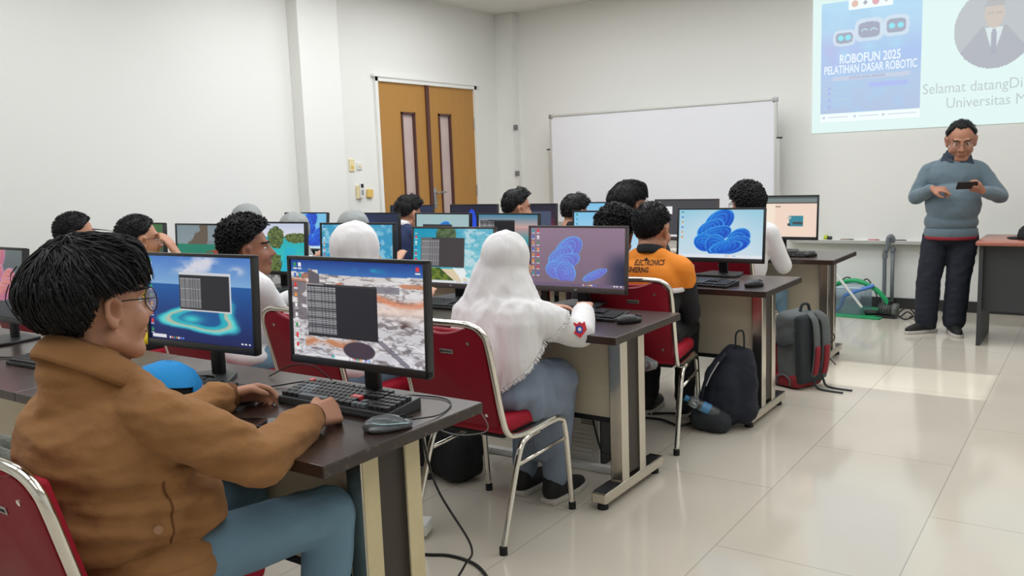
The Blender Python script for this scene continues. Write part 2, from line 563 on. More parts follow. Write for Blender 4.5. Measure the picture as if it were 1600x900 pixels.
def scr_green(h, w):
    u, v = canvas(h, w)
    n = fbm(u, v, 6, 6, 81, 4)
    return mixc(vgrad(v, (56, 104, 58), (40, 62, 52)), (120, 160, 90), sm(n, 0.55, 0.7) * (u < 0.5) * 0.7)

def scr_sky(h, w):
    u, v = canvas(h, w)
    img = vgrad(v, (128, 196, 236), (206, 228, 240))
    return icons(img, u, v, 3, 0.03, 3)

def scr_skyterm(h, w):
    img = scr_sky(h, w); u, v = canvas(h, w)
    return terminal(img, u, v, 0.18, 0.3, 0.7, 0.7, 0.5, 12, True, (70, 80, 92))

def scr_sunset(h, w):
    u, v = canvas(h, w)
    img = vgrad(np.clip(v / 0.35, 0, 1), (70, 130, 160), (236, 176, 158))
    img = np.where((v > 0.3)[..., None], vgrad((v - 0.3) / 0.4, (196, 150, 150), (20, 150, 160)), img)
    return terminal(img, u, v, 0.02, 0.12, 0.62, 0.98, 0.42, 20, True, (26, 26, 30))

def scr_ltbloom(h, w):
    u, v = canvas(h, w)
    img = vgrad(v, (160, 190, 192), (176, 200, 206))
    img = petals(img, u, v, 0.54, 0.62, 0.46, (30, 90, 190), (50, 150, 226), (100, 190, 240))
    return rect(img, u, v, 0.12, 0.24, 0.68, 0.32, (52, 52, 56))

def scr_navy(h, w):
    u, v = canvas(h, w)
    img = vgrad(v, (36, 46, 74), (28, 34, 52))
    return mixc(img, (40, 90, 210), np.exp(-(((u - 0.32) / 0.16) ** 2 + ((v - 0.5) / 0.3) ** 2)) * 0.95)

def scr_darkbloom(h, w, red=0.0):
    u, v = canvas(h, w)
    img = vgrad(v, (34, 34, 52), (30, 30, 44))
    img = mixc(img, (120, 36, 60), np.exp(-(((u - 0.9) / 0.16) ** 2 + ((v - 0.8) / 0.4) ** 2)) * red)
    if red > 0:
        return rect(img, u, v, 0.55, 0.2, 0.9, 0.85, (70, 80, 104))
    return mixc(img, (36, 80, 226), (((u - 0.46) / 0.1) ** 2 + ((v - 0.62) / 0.5) ** 2 < 1) * 0.95)

def scr_peach(h, w):
    u, v = canvas(h, w)
    img = flat(u, (246, 220, 202))
    img = mixc(img, (250, 234, 214), (u < 0.42))
    img = rect(img, u, v, 0, 0, 1, 0.05, (84, 92, 92)); img = rect(img, u, v, 0, 0.05, 1, 0.14, (120, 134, 132)); img = rect(img, u, v, 0, 0.14, 1, 0.17, (80, 60, 56))
    img = rect(img, u, v, 0.43, 0.23, 0.5, 0.26, (120, 104, 96))
    img = rect(img, u, v, 0.62, 0.48, 0.82, 0.74, (58, 138, 158)); img = rect(img, u, v, 0.67, 0.63, 0.81, 0.69, (70, 80, 82)); img = rect(img, u, v, 0.60, 0.66, 0.64, 0.73, (60, 58, 60))
    return rect(img, u, v, 0.6, 0.5, 0.65, 0.55, (190, 196, 190))

def scr_grey(h, w):
    u, v = canvas(h, w)
    img = flat(u, (72, 72, 76))
    img = rect(img, u, v, 0.0, 0.16, 0.28, 0.36, (238, 238, 240)); img = rect(img, u, v, 0.02, 0.05, 0.08, 0.1, (190, 190, 190))
    return rect(img, u, v, 0.0, 0.93, 1.0, 0.97, (232, 232, 234))
# ------------------------------------------------------------------ materials used
M_wall = mat('painted_wall', (233, 233, 228), 0.75, var=0.015, vscale=1.2, bump=0.04, bscale=220)
M_ceil = mat('ceiling_paint', (228, 227, 222), 0.8, var=0.01)
M_chrome = mat('chrome', (226, 222, 214), 0.12, 1.0)
M_chrome2 = mat('brushed_chrome', (214, 208, 196), 0.22, 1.0)
M_alu = mat('aluminium', (176, 178, 178), 0.35, 0.9)
M_black = mat('black_plastic', (24, 25, 27), 0.42, var=0.05)
M_blackm = mat('matte_black', (18, 19, 21), 0.65)
M_rubber = mat('rubber', (22, 22, 22), 0.75)
M_bezel = mat('bezel_plastic', (34, 34, 36), 0.38)
M_bezel2 = mat('bezel_brownish', (70, 62, 60), 0.4)
M_red = mat('red_upholstery', (158, 10, 38), 0.62, spec=0.3, var=0.08, vscale=14, bump=0.15, bscale=300)
M_redback = mat('red_back_shell', (134, 8, 32), 0.5, spec=0.3, var=0.06, vscale=10, bump=0.05, bscale=350)
M_panel = mat('cream_board', (206, 194, 170), 0.6, var=0.05, vscale=10, stretch=(1, 1, 6))
M_legboard = mat('leg_board', (62, 54, 48), 0.55, var=0.12, vscale=30)
M_white = mat('white_plastic', (226, 226, 222), 0.45)
M_cable = mat('cable_black', (20, 20, 22), 0.5)
M_darkfab = mat('dark_fabric', (26, 28, 36), 0.9, var=0.15, vscale=40, bump=0.3, bscale=250)

def desk_mat():
    m = mat('dark_laminate', (50, 38, 34), 0.34, spec=0.5, coat=0.45)
    m.node_tree.nodes['Principled BSDF'].inputs['Coat Roughness'].default_value = 0.22
    nt = m.node_tree; b = nt.nodes['Principled BSDF']
    tc = nt.nodes.new('ShaderNodeTexCoord'); mp = nt.nodes.new('ShaderNodeMapping'); mp.inputs['Scale'].default_value = (1.5, 40, 10)
    n = nt.nodes.new('ShaderNodeTexNoise'); n.inputs['Scale'].default_value = 3; n.inputs['Detail'].default_value = 6
    cr = nt.nodes.new('ShaderNodeValToRGB')
    cr.color_ramp.elements[0].color = lin((30, 20, 16)); cr.color_ramp.elements[1].color = lin((58, 40, 31))
    nt.links.new(tc.outputs['Object'], mp.inputs['Vector']); nt.links.new(mp.outputs['Vector'], n.inputs['Vector'])
    nt.links.new(n.outputs['Fac'], cr.inputs['Fac']); nt.links.new(cr.outputs['Color'], b.inputs['Base Color'])
    return m
M_desk = desk_mat()

def edge_mat():
    m = mat('worn_edge', (58, 48, 42), 0.45)
    nt = m.node_tree; b = nt.nodes['Principled BSDF']
    tc = nt.nodes.new('ShaderNodeTexCoord'); n = nt.nodes.new('ShaderNodeTexNoise'); n.inputs['Scale'].default_value = 45; n.inputs['Detail'].default_value = 8
    cr = nt.nodes.new('ShaderNodeValToRGB'); cr.color_ramp.elements[0].position = 0.60; cr.color_ramp.elements[1].position = 0.72
    cr.color_ramp.elements[0].color = lin((54, 44, 39)); cr.color_ramp.elements[1].color = lin((96, 84, 75))
    nt.links.new(tc.outputs['Object'], n.inputs['Vector']); nt.links.new(n.outputs['Fac'], cr.inputs['Fac']); nt.links.new(cr.outputs['Color'], b.inputs['Base Color'])
    return m
M_edge = edge_mat()

def floor_mat():
    m = mat('polished_tile', (204, 197, 183), 0.09, spec=0.6)
    nt = m.node_tree; b = nt.nodes['Principled BSDF']
    tc = nt.nodes.new('ShaderNodeTexCoord'); mp = nt.nodes.new('ShaderNodeMapping')
    mp.inputs['Rotation'].default_value = (0, 0, rad(-90)); mp.inputs['Location'].default_value = (-2.90 + 1.32 * 4, -1.142 + 0.622 * 10, 0)
    br = nt.nodes.new('ShaderNodeTexBrick')
    br.offset = 0.5; br.squash = 1.0
    br.inputs['Scale'].default_value = 1.0; br.inputs['Brick Width'].default_value = 1.32; br.inputs['Row Height'].default_value = 0.622
    br.inputs['Mortar Size'].default_value = 0.0022; br.inputs['Mortar Smooth'].default_value = 0.2
    br.inputs['Color1'].default_value = lin((213, 205, 190)); br.inputs['Color2'].default_value = lin((209, 201, 186)); br.inputs['Mortar'].default_value = lin((172, 164, 150))
    nt.links.new(tc.outputs['Object'], mp.inputs['Vector']); nt.links.new(mp.outputs['Vector'], br.inputs['Vector'])
    n = nt.nodes.new('ShaderNodeTexNoise'); n.inputs['Scale'].default_value = 2.2; n.inputs['Detail'].default_value = 5
    nt.links.new(tc.outputs['Object'], n.inputs['Vector'])
    mx = nt.nodes.new('ShaderNodeMix'); mx.data_type = 'RGBA'; mx.blend_type = 'MULTIPLY'; mx.inputs[0].default_value = 0.12
    nt.links.new(br.outputs['Color'], mx.inputs[6]); nt.links.new(n.outputs['Fac'], mx.inputs[7]); nt.links.new(mx.outputs[2], b.inputs['Base Color'])
    n2 = nt.nodes.new('ShaderNodeTexNoise'); n2.inputs['Scale'].default_value = 1.1
    rm = nt.nodes.new('ShaderNodeMapRange'); rm.inputs[3].default_value = 0.06; rm.inputs[4].default_value = 0.16
    nt.links.new(tc.outputs['Object'], n2.inputs['Vector']); nt.links.new(n2.outputs['Fac'], rm.inputs[0]); nt.links.new(rm.outputs[0], b.inputs['Roughness'])
    return m
M_floor = floor_mat()

# ------------------------------------------------------------------ room shell
XL, XR, YB, YR, ZC = -6.017, 2.4, 8.535, -2.2, 3.22
struct(MB().box(((XL + XR) / 2, (YB + YR) / 2, -0.05), (XR - XL + 0.4, YB - YR + 0.4, 0.1)).build('floor', M_floor))
struct(MB().box(((XL + XR) / 2, (YB + YR) / 2, ZC + 0.05), (XR - XL + 0.4, YB - YR + 0.4, 0.1)).build('ceiling', M_ceil))
# left wall with the doorway cut out (y 6.34 .. 8.0, z 0 .. 2.38)
DY0, DY1, DZ = 6.345, 8.005, 2.375
w = MB()
w.box((XL - 0.075, (YR + DY0) / 2, ZC / 2), (0.15, DY0 - YR, ZC))
w.box((XL - 0.075, (DY1 + YB) / 2 + 0.05, ZC / 2), (0.15, YB - DY1 + 0.1, ZC))
w.box((XL - 0.075, (DY0 + DY1) / 2, (ZC + DZ) / 2), (0.15, DY1 - DY0, ZC - DZ))
struct(w.build('wall_left', M_wall))
struct(MB().box(((XL + XR) / 2, YB + 0.06, ZC / 2), (XR - XL + 0.2, 0.12, ZC)).build('wall_back', M_wall))
struct(MB().box(((XL + XR) / 2, YR - 0.06, ZC / 2), (XR - XL + 0.2, 0.12, ZC)).build('wall_rear', M_wall))
# right wall: an open high window lets a narrow sunbeam in
WY0, WY1, WZ0, WZ1 = 5.46, 6.13, 1.69, 2.30
w = MB()
w.box((XR + 0.04, (YR + WY0) / 2, ZC / 2), (0.08, WY0 - YR, ZC))
w.box((XR + 0.04, (WY1 + YB) / 2, ZC / 2), (0.08, YB - WY1, ZC))
w.box((XR + 0.04, (WY0 + WY1) / 2, WZ0 / 2), (0.08, WY1 - WY0, WZ0))
w.box((XR + 0.04, (WY0 + WY1) / 2, (WZ1 + ZC) / 2), (0.08, WY1 - WY0, ZC - WZ1))
struct(w.build('wall_right', M_wall))
struct(MB().box((-5.948, 5.54, ZC / 2), (0.138, 0.48, ZC), bevel=0.006).build('trim_1', M_wall))
struct(MB().box((-5.89, 8.49, ZC / 2), (0.26, 0.1, ZC), bevel=0.006).build('trim_2', M_wall))
M_base = mat('dark_baseboard', (52, 52, 52), 0.4)
struct(MB().box((-1.7, YB - 0.008, 0.05), (8.1, 0.016, 0.1), bevel=0.003).build('baseboard_back', M_base))
struct(MB().box((XL + 0.008, 2.1, 0.05), (0.016, 8.4, 0.1), bevel=0.003).build('baseboard_left', M_base))

# double door
M_dwood = mat('orange_wood', (176, 128, 62), 0.5, var=0.10, vscale=5, stretch=(6, 6, 0.7))
M_dtrim = mat('dark_door_trim', (84, 48, 42), 0.45)
M_glass = mat('door_glass', (196, 176, 172), 0.25, var=0.08, vscale=3, stretch=(1, 1, 2))
door = struct(thing('door_1', 'tall orange-wood double door with two narrow glass strips', 'door', (XL, 0, 0)))
f = MB()
f.box((-0.03, DY0 + 0.02, DZ / 2), (0.12, 0.04, DZ)); f.box((-0.03, DY1 - 0.02, DZ / 2), (0.12, 0.04, DZ)); f.box((-0.03, (DY0 + DY1) / 2, DZ - 0.02), (0.12, DY1 - DY0, 0.04))
f.box((0.012, (DY0 + DY1) / 2, DZ + 0.012), (0.06, DY1 - DY0 + 0.06, 0.024))
f.build('door_frame', M_wall, door)
YM = 7.145
for (a, b, g0, g1) in ((DY0 + 0.04, YM, 6.735, 6.93), (YM, DY1 - 0.04, 7.335, 7.53)):
    d = MB()
    zt = DZ - 0.04
    d.box((-0.02, (a + g0) / 2, zt / 2), (0.045, g0 - a, zt)); d.box((-0.02, (g1 + b) / 2, zt / 2), (0.045, b - g1, zt))
    d.box((-0.02, (g0 + g1) / 2, (2.035 + zt) / 2), (0.045, g1 - g0, zt - 2.035)); d.box((-0.02, (g0 + g1) / 2, 0.2), (0.045, g1 - g0, 0.4))
    lf = d.build('door_leaf', M_dwood, door)
    t = MB()
    for yy in (g0, g1):
        t.box((-0.012, yy, 1.2175), (0.05, 0.022, 1.657))
    for zz in (0.4, 2.035):
        t.box((-0.012, (g0 + g1) / 2, zz), (0.05, g1 - g0 + 0.022, 0.022))
    t.build('glass_trim', M_dtrim, lf)
    MB().box((-0.022, (g0 + g1) / 2, 1.2175), (0.012, g1 - g0 - 0.02, 1.63)).build('glass_pane', M_glass, lf)
    ye = a + 0.004 if a < 7 else b - 0.004
    for zz in (0.35, 1.2, 1.95):
        MB().cyl((0.008, ye, zz - 0.06), (0.008, ye, zz + 0.06), 0.009).build('hinge', M_alu, lf)
MB().box((0.008, YM, DZ / 2 - 0.02), (0.03, 0.05, DZ - 0.04), bevel=0.004).build('meeting_strip', M_dtrim, door)
h = MB(); h.box((0.01, YM + 0.06, 1.14), (0.012, 0.045, 0.22), bevel=0.004)
h.tube(bez([(0.012, YM + 0.06, 1.2), (0.06, YM + 0.06, 1.2), (0.062, YM + 0.11, 1.203), (0.058, YM + 0.2, 1.2)], 18), 0.009)
h.cyl((0.014, YM + 0.06, 1.08), (0.026, YM + 0.06, 1.08), 0.012)
h.build('door_handle', M_alu, door, True)

# wall fittings beside the door
M_cream = mat('cream_plastic', (232, 218, 170), 0.45); M_yel = mat('yellow_plastic', (226, 190, 104), 0.5)
t = thing('light_switch', 'cream double light switch on left wall, left of white one', 'switch', (XL, 5.98, 1.515))
MB().box((0.006, 0, 0), (0.012, 0.07, 0.12), bevel=0.004).build('switch_plate', M_cream, t); MB().box((0.014, 0, -0.02), (0.008, 0.03, 0.03), bevel=0.002).build('rocker', M_yel, t)
t = thing('dimmer_switch', 'small white square wall switch just right of the cream one', 'switch', (XL, 6.08, 1.505))
MB().box((0.007, 0, 0), (0.014, 0.07, 0.07), bevel=0.005).build('switch_plate', M_white, t); MB().cyl((0.012, 0, 0), (0.022, 0, 0), 0.014).build('knob', M_cream, t)
t = tag(MB().box((0, 0, 0), (0.03, 0.055, 0.13), bevel=0.004).build('remote_holder', M_cream), 'cream wall holder carrying the white remote beside the door', 'holder')
t.location = (XL + 0.014, 6.045, 1.255)
t = thing('remote_control', 'white air conditioner remote in its holder left of the door', 'remote', (XL + 0.036, 6.065, 1.27))
MB().box((0, 0, 0), (0.016, 0.05, 0.15), bevel=0.005).build('casing', M_white, t); MB().box((0.009, 0, 0.045), (0.003, 0.034, 0.035)).build('display', M_blackm, t)
MB().box((0.009, 0, -0.02), (0.003, 0.03, 0.05)).build('buttons', M_alu, t)
t = tag(MB().box((0, 0, 0), (0.03, 0.075, 0.085), bevel=0.008, rx=rad(-8)).build('wall_box', M_yel), 'small yellow plastic box on the wall next to the door frame', 'box')
t.location = (XL + 0.016, 6.195, 1.235)
t = thing('cable_conduit', 'thin grey conduit running down the room corner with two clips', 'conduit', (-5.75, 8.425, 0))
MB().cyl((0, 0, 0.0), (0, 0, 2.86), 0.008).build('pipe', M_white, t)
for z in (1.37, 1.905):
    MB().box((0.002, -0.004, z), (0.05, 0.03, 0.06), bevel=0.005).build('clip', mat('grey_clip', (120, 120, 118), 0.5), t)

# ------------------------------------------------------------------ whiteboard on its stand
M_board = mat('whiteboard_face', (226, 227, 231), 0.22, spec=0.5, var=0.02, vscale=2.5)
wb = thing('whiteboard', 'wide white dry-erase board on a wheeled stand before back wall', 'whiteboard', (-3.89, 8.25, 0))
MB().box((0, 0, 1.40), (2.50, 0.02, 1.16)).build('board_panel', M_board, wb)
f = MB()
f.box((0, -0.004, 1.99), (2.54, 0.034, 0.022), bevel=0.003); f.box((0, -0.004, 0.81), (2.54, 0.034, 0.022), bevel=0.003)
f.box((-1.26, -0.004, 1.4), (0.022, 0.034, 1.2), bevel=0.003); f.box((1.26, -0.004, 1.4), (0.022, 0.034, 1.2), bevel=0.003)
f.build('frame', mat('pale_aluminium', (206, 206, 202), 0.4, 0.5), wb)
for sx in (-1, 1):
    for z in (0.82, 1.985):
        MB().box((sx * 1.255, -0.006, z), (0.05, 0.038, 0.05), bevel=0.01).build('corner_cap', M_alu, wb)
    p = MB(); p.box((sx * 1.285, 0.0, 0.85), (0.03, 0.04, 1.54), bevel=0.004)
    st = p.build('stand_post', mat('pale_aluminium', (206, 206, 202)), wb)
    MB().box((sx * 1.293, 0, 1.625), (0.05, 0.042, 0.016), bevel=0.004).build('post_cap', M_blackm, st)
    MB().box((sx * 1.285, 0, 0.07), (0.04, 0.5, 0.03), bevel=0.006).build('stand_foot', M_alu, wb)
    for sy in (-0.22, 0.22):
        MB().cyl((sx * 1.285 - 0.012, sy, 0.03), (sx * 1.285 + 0.012, sy, 0.03), 0.03).build('caster', M_rubber, wb)

# marker ledge on the back wall with its markers
t = thing('marker_ledge', 'long white marker ledge along the back wall', 'ledge', (-1.0, YB, 0.62))
MB().box((-0.1, -0.05, 0), (2.9, 0.1, 0.012), bevel=0.003).build('shelf_board', M_white, t)
MB().box((-0.1, -0.103, 0.006), (2.9, 0.008, 0.034), bevel=0.003).build('ledge_lip', mat('pale_aluminium', (206, 206, 202)), t)
def marker(name, label, x, col, col2, L=0.12, ang=0.1):
    t = thing(name, label, 'marker', (x, YB - 0.05, 0.638), ang)
    MB().cyl((-L / 2, 0, 0), (L * 0.15, 0, 0), 0.011).build('barrel', mat('pen_%d_%d' % (col[0], col[1]), col, 0.5), t)
    MB().cyl((L * 0.15, 0, 0), (L / 2, 0, 0), 0.012, 0.009).build('pen_cap', mat('pen_%d_%d' % (col2[0], col2[1]), col2, 0.5), t)
t = thing('tape_roll', 'yellow-green tape roll with black core on the marker ledge', 'tape', (-2.2, YB - 0.055, 0.655))
MB().cyl((-0.03, 0, 0), (0.0, 0, 0), 0.028, seg=20).build('roll', mat('lime', (186, 200, 50), 0.5), t); MB().cyl((0.0, 0, -0.002), (0.04, 0, -0.004), 0.02).build('core', M_black, t)
marker('marker_pen', 'thin dark brown marker lying on the ledge near the tape', -2.02, (120, 104, 84), (70, 66, 60))
marker('marker_pen', 'pink-red marker lying midway along the marker ledge', -1.78, (190, 96, 96), (150, 60, 66), 0.1, -0.05)
marker('marker_pen', 'slim black marker on the ledge right of the grey pipe', -1.55, (60, 56, 58), (40, 40, 42), 0.1, 0.0)
# ------------------------------------------------------------------ computer desks
ROWS = [(-1.469, 1.309), (-1.559, 2.925), (-1.416, 4.295), (-1.460, 5.782)]
DL, DD, DH, TH = 1.46, 0.62, 0.75, 0.032
def make_desk():
    t = thing('computer_desk', 'x', 'desk')
    top = MB().box((-DL / 2, DD / 2, DH - TH / 2), (DL - 0.004, DD, TH), bevel=0.002).build('desktop', M_desk, t)
    e = MB(); e.box((-0.001, DD / 2, DH - TH / 2 - 0.0005), (0.004, DD, TH - 0.003)); e.build('edge_band', M_edge, top)
    MB().box((-DL / 2, 0.235, 0.53), (DL - 0.24, 0.018, 0.37)).build('modesty_panel', M_panel, t)
    MB().box((-DL / 2, 0.235, 0.335), (DL - 0.24, 0.03, 0.022), bevel=0.003).build('cross_rail', M_blackm, t)
    for x in (-0.115, -DL + 0.115):
        leg = MB()
        for y, wd in ((0.235, 0.062), (0.40, 0.055)):
            leg.box((x, y, 0.39), (0.06, wd, 0.65), bevel=0.004)
        lg = leg.build('leg', M_chrome2, t)
        MB().box((x, 0.319, 0.40), (0.034, 0.108, 0.62)).build('leg_board', M_legboard, lg)
        ft = MB().box((x, 0.32, 0.055), (0.07, 0.56, 0.045), bevel=0.005)
        fo = ft.build('foot_bar', M_chrome2, t)
        for y in (0.075, 0.565):
            MB().cyl((x, y, 0.0), (x, y, 0.035), 0.024, 0.02).build('foot_pad', M_rubber, fo)
        MB().box((x, 0.12, 0.0785), (0.062, 0.13, 0.003)).build('foot_reflection', M_black, fo)  # thin black plates paint the dark mirror reflection on the chrome foot's top
        MB().box((x, 0.51, 0.0785), (0.062, 0.11, 0.003)).build('foot_reflection', M_black, fo)
    return t
rown = ['nearest', 'second', 'third', 'farthest']
coln = ['aisle-end', 'middle', 'wall-side']
proto = make_desk()
k = 0
for r, (x, y) in enumerate(ROWS):
    for c in range(3):
        o = proto if k == 0 else copy_tree(proto)
        k += 1
        o.location = (x - c * DL, y, 0)
        o['label'] = f'dark brown {coln[c]} computer desk in the {rown[r]} row from the camera'
        o['group'] = 'computer desks in rows'
# cream strips painting the chrome's pale reflection onto the nearest leg posts
M_reflect = mat('cream_reflection', (214, 200, 160), 0.6, var=0.08, vscale=20)
for ch in proto.children:
    pass
lab_leg = [c for c in proto.children if c.name.startswith('leg')][0]
for y in (0.235, 0.40):
    MB().box((-0.084, y, 0.40), (0.003, 0.058, 0.62)).build('reflection_strip', M_reflect, lab_leg)

# ------------------------------------------------------------------ monitors
MW, MH = 0.54, 0.322
M_scr = emit_attr_mat()
def monitor(name_label, pose, img, bez_m=M_bezel, chin=0.02, stand=True, base='plate', logo=False):
    x, y, z, yaw, tilt = pose
    t = thing('computer_monitor', name_label, 'monitor', (x, y, DH), yaw, 'computer monitors on the desks')
    zc = z - DH
    Mt = Matrix.Translation((0, 0, zc)) @ Matrix.Rotation(-tilt, 4, 'X')
    c = MB()
    bw = 0.011
    # frame strips standing proud of the display plus the shell behind
    c.box((0, 0.0, MH / 2 - bw / 2), (MW, 0.02, bw), bevel=0.002, M=Mt); c.box((0, 0.0, -MH / 2 + (bw + chin) / 2), (MW, 0.02, bw + chin), bevel=0.002, M=Mt)
    for s in (-1, 1):
        c.box((s * (MW / 2 - bw / 2), 0, 0), (bw, 0.02, MH - 0.004), bevel=0.002, M=Mt)
    c.box((0, 0.012, 0), (MW - 0.004, 0.016, MH - 0.004), bevel=0.003, M=Mt)
    c.box((0, 0.03, -0.02), (MW * 0.62, 0.03, MH * 0.62), bevel=0.012, M=Mt)
    c.build('bezel', bez_m, t, 'auto')
    h = MH - 2 * bw - chin
    s = grid_panel('screen', img, MW - 2 * bw, h, M_scr, t)
    s.matrix_local = Mt @ Matrix.Translation((0, -0.003, chin / 2))
    if logo:
        lettering('brand_mark', 'LG', 0.012, mat('logo_grey', (190, 190, 190), 0.4), t, Mt @ Matrix.Translation((0, -0.0105, -MH / 2 + 0.01)) @ UP, 'CENTER')
    if stand:
        n = MB()
        n.box((0, 0.055, (zc - 0.02) / 2 + 0.004), (0.055, 0.022, zc - 0.01), bevel=0.006)
        n.box((0, 0.045, zc - 0.03), (0.09, 0.03, 0.09), bevel=0.006)
        n.build('stand_neck', M_black, t, 'auto')
        b = MB()
        if base == 'plate':
            b.prism([(-0.12, -0.08), (0.12, -0.08), (0.13, -0.02), (0.10, 0.12), (-0.10, 0.12), (-0.13, -0.02)], 0.0, 0.012, bevel=0.004)
        else:
            b.prism([(-0.17, -0.075), (-0.13, -0.085), (-0.02, 0.02), (0.02, 0.02), (0.13, -0.085), (0.17, -0.075), (0.05, 0.09), (-0.05, 0.09)], 0.0, 0.014, bevel=0.003)
        b.build('stand_base', M_black, t)
    return t

MON = [
 ('black monitor showing rocks, desert and terminal on the nearest desk', (-1.748, 1.719, 1.025, 0.012, 0.037), scr_rock(150, 260), M_bezel, 0.012, 'plate', False),
 ('black monitor showing a ring-shaped island in blue sea', (-2.472, 1.717, 1.019, 0.060, 0.053), scr_island(130, 220), M_bezel, 0.012, 'vee', False),
 ('dark grey monitor with pink petals at the left photo edge', (-3.969, 1.751, 1.007, -0.022, 0.110), scr_pink(70, 120), M_bezel, 0.012, 'plate', False),
 ('monitor with mauve screen and pale blue swirl beside white-hijab girl', (-2.092, 3.547, 0.978, 0.024, 0.067), scr_purple(100, 180), M_bezel2, 0.016, 'plate', True),
 ('monitor showing aerial beach and grey terminal left of white-hijab girl', (-2.808, 3.482, 0.973, 0.033, 0.110), scr_beach(100, 170), M_bezel2, 0.016, 'plate', True),
 ('monitor showing blue waves behind the white hooded head', (-3.357, 3.340, 1.001, 0.040, 0.060), scr_waves(70, 120), M_bezel, 0.012, 'plate', False),
 ('monitor showing green karst islets right of the curly-haired boy', (-4.151, 3.441, 0.996, 0.025, 0.074), scr_karst(80, 130), M_bezel, 0.012, 'plate', False),
 ('monitor showing a mountain lake left of the curly-haired boy', (-4.712, 3.328, 0.990, 0.002, 0.059), scr_lake(60, 100), M_bezel, 0.012, 'plate', False),
 ('monitor with a dark green picture beside the boy holding his face', (-5.406, 3.345, 0.992, 0.0, 0.060), scr_green(40, 70), M_bezel, 0.012, 'plate', False),
 ('monitor with vivid blue swirl on pale blue at the aisle', (-1.871, 4.839, 0.989, -0.007, 0.091), scr_bloom(100, 170), M_bezel, 0.016, 'plate', False),
 ('monitor with plain pale blue screen behind black-haired heads', (-2.526, 4.701, 0.984, 0.0, 0.060), scr_sky(50, 90), M_bezel, 0.012, 'plate', False),
 ('monitor with dark terminal over an orange sunset sea', (-3.312, 4.712, 0.968, -0.082, 0.060), scr_sunset(70, 110), M_bezel, 0.012, 'plate', False),
 ('monitor with grey-green screen, blue swirl top and dark bar', (-3.874, 4.707, 0.971, -0.081, 0.060), scr_ltbloom(60, 110), M_bezel, 0.012, 'plate', False),
 ('navy-screened monitor beside the boy in dark blue polo', (-4.543, 4.696, 0.975, 0.0, 0.060), scr_navy(40, 70), M_bezel, 0.012, 'plate', False),
 ('small far monitor with bright blue swirl right of grey hijabs', (-5.496, 4.887, 0.967, -0.030, 0.117), scr_sea_flower(50, 90), M_bezel, 0.012, 'plate', False),
 ('monitor with peach screen and teal circuit board picture', (-1.953, 6.240, 1.000, 0.0, 0.067), scr_peach(80, 140), M_bezel, 0.012, 'plate', False),
 ('dark grey window monitor in front of the whiteboard', (-2.679, 6.216, 0.983, -0.053, 0.060), scr_grey(60, 100), M_bezel2, 0.012, 'plate', False),
 ('sky blue monitor with a small terminal below the whiteboard left half', (-3.408, 6.197, 0.968, 0.0, 0.060), scr_skyterm(40, 70), M_bezel, 0.012, 'plate', False),
 ('dark monitor with a reddish glow right of spiky-haired boy', (-4.109, 6.198, 0.959, 0.0, 0.060), scr_darkbloom(40, 70, 1.0), M_bezel, 0.012, 'plate', False),
 ('dark monitor with a single blue petal left of spiky-haired boy', (-4.721, 6.190, 0.959, 0.001, 0.060), scr_darkbloom(40, 70), M_bezel, 0.012, 'plate', False),
 ('dark navy monitor in front of the double door', (-5.481, 6.205, 0.957, 0.0, 0.060), scr_navy(30, 50), M_bezel, 0.012, 'plate', False),
]
for l, p, im, bm_, ch, bs, lg in MON:
    monitor(l, p, im, bm_, ch, True, bs, lg)

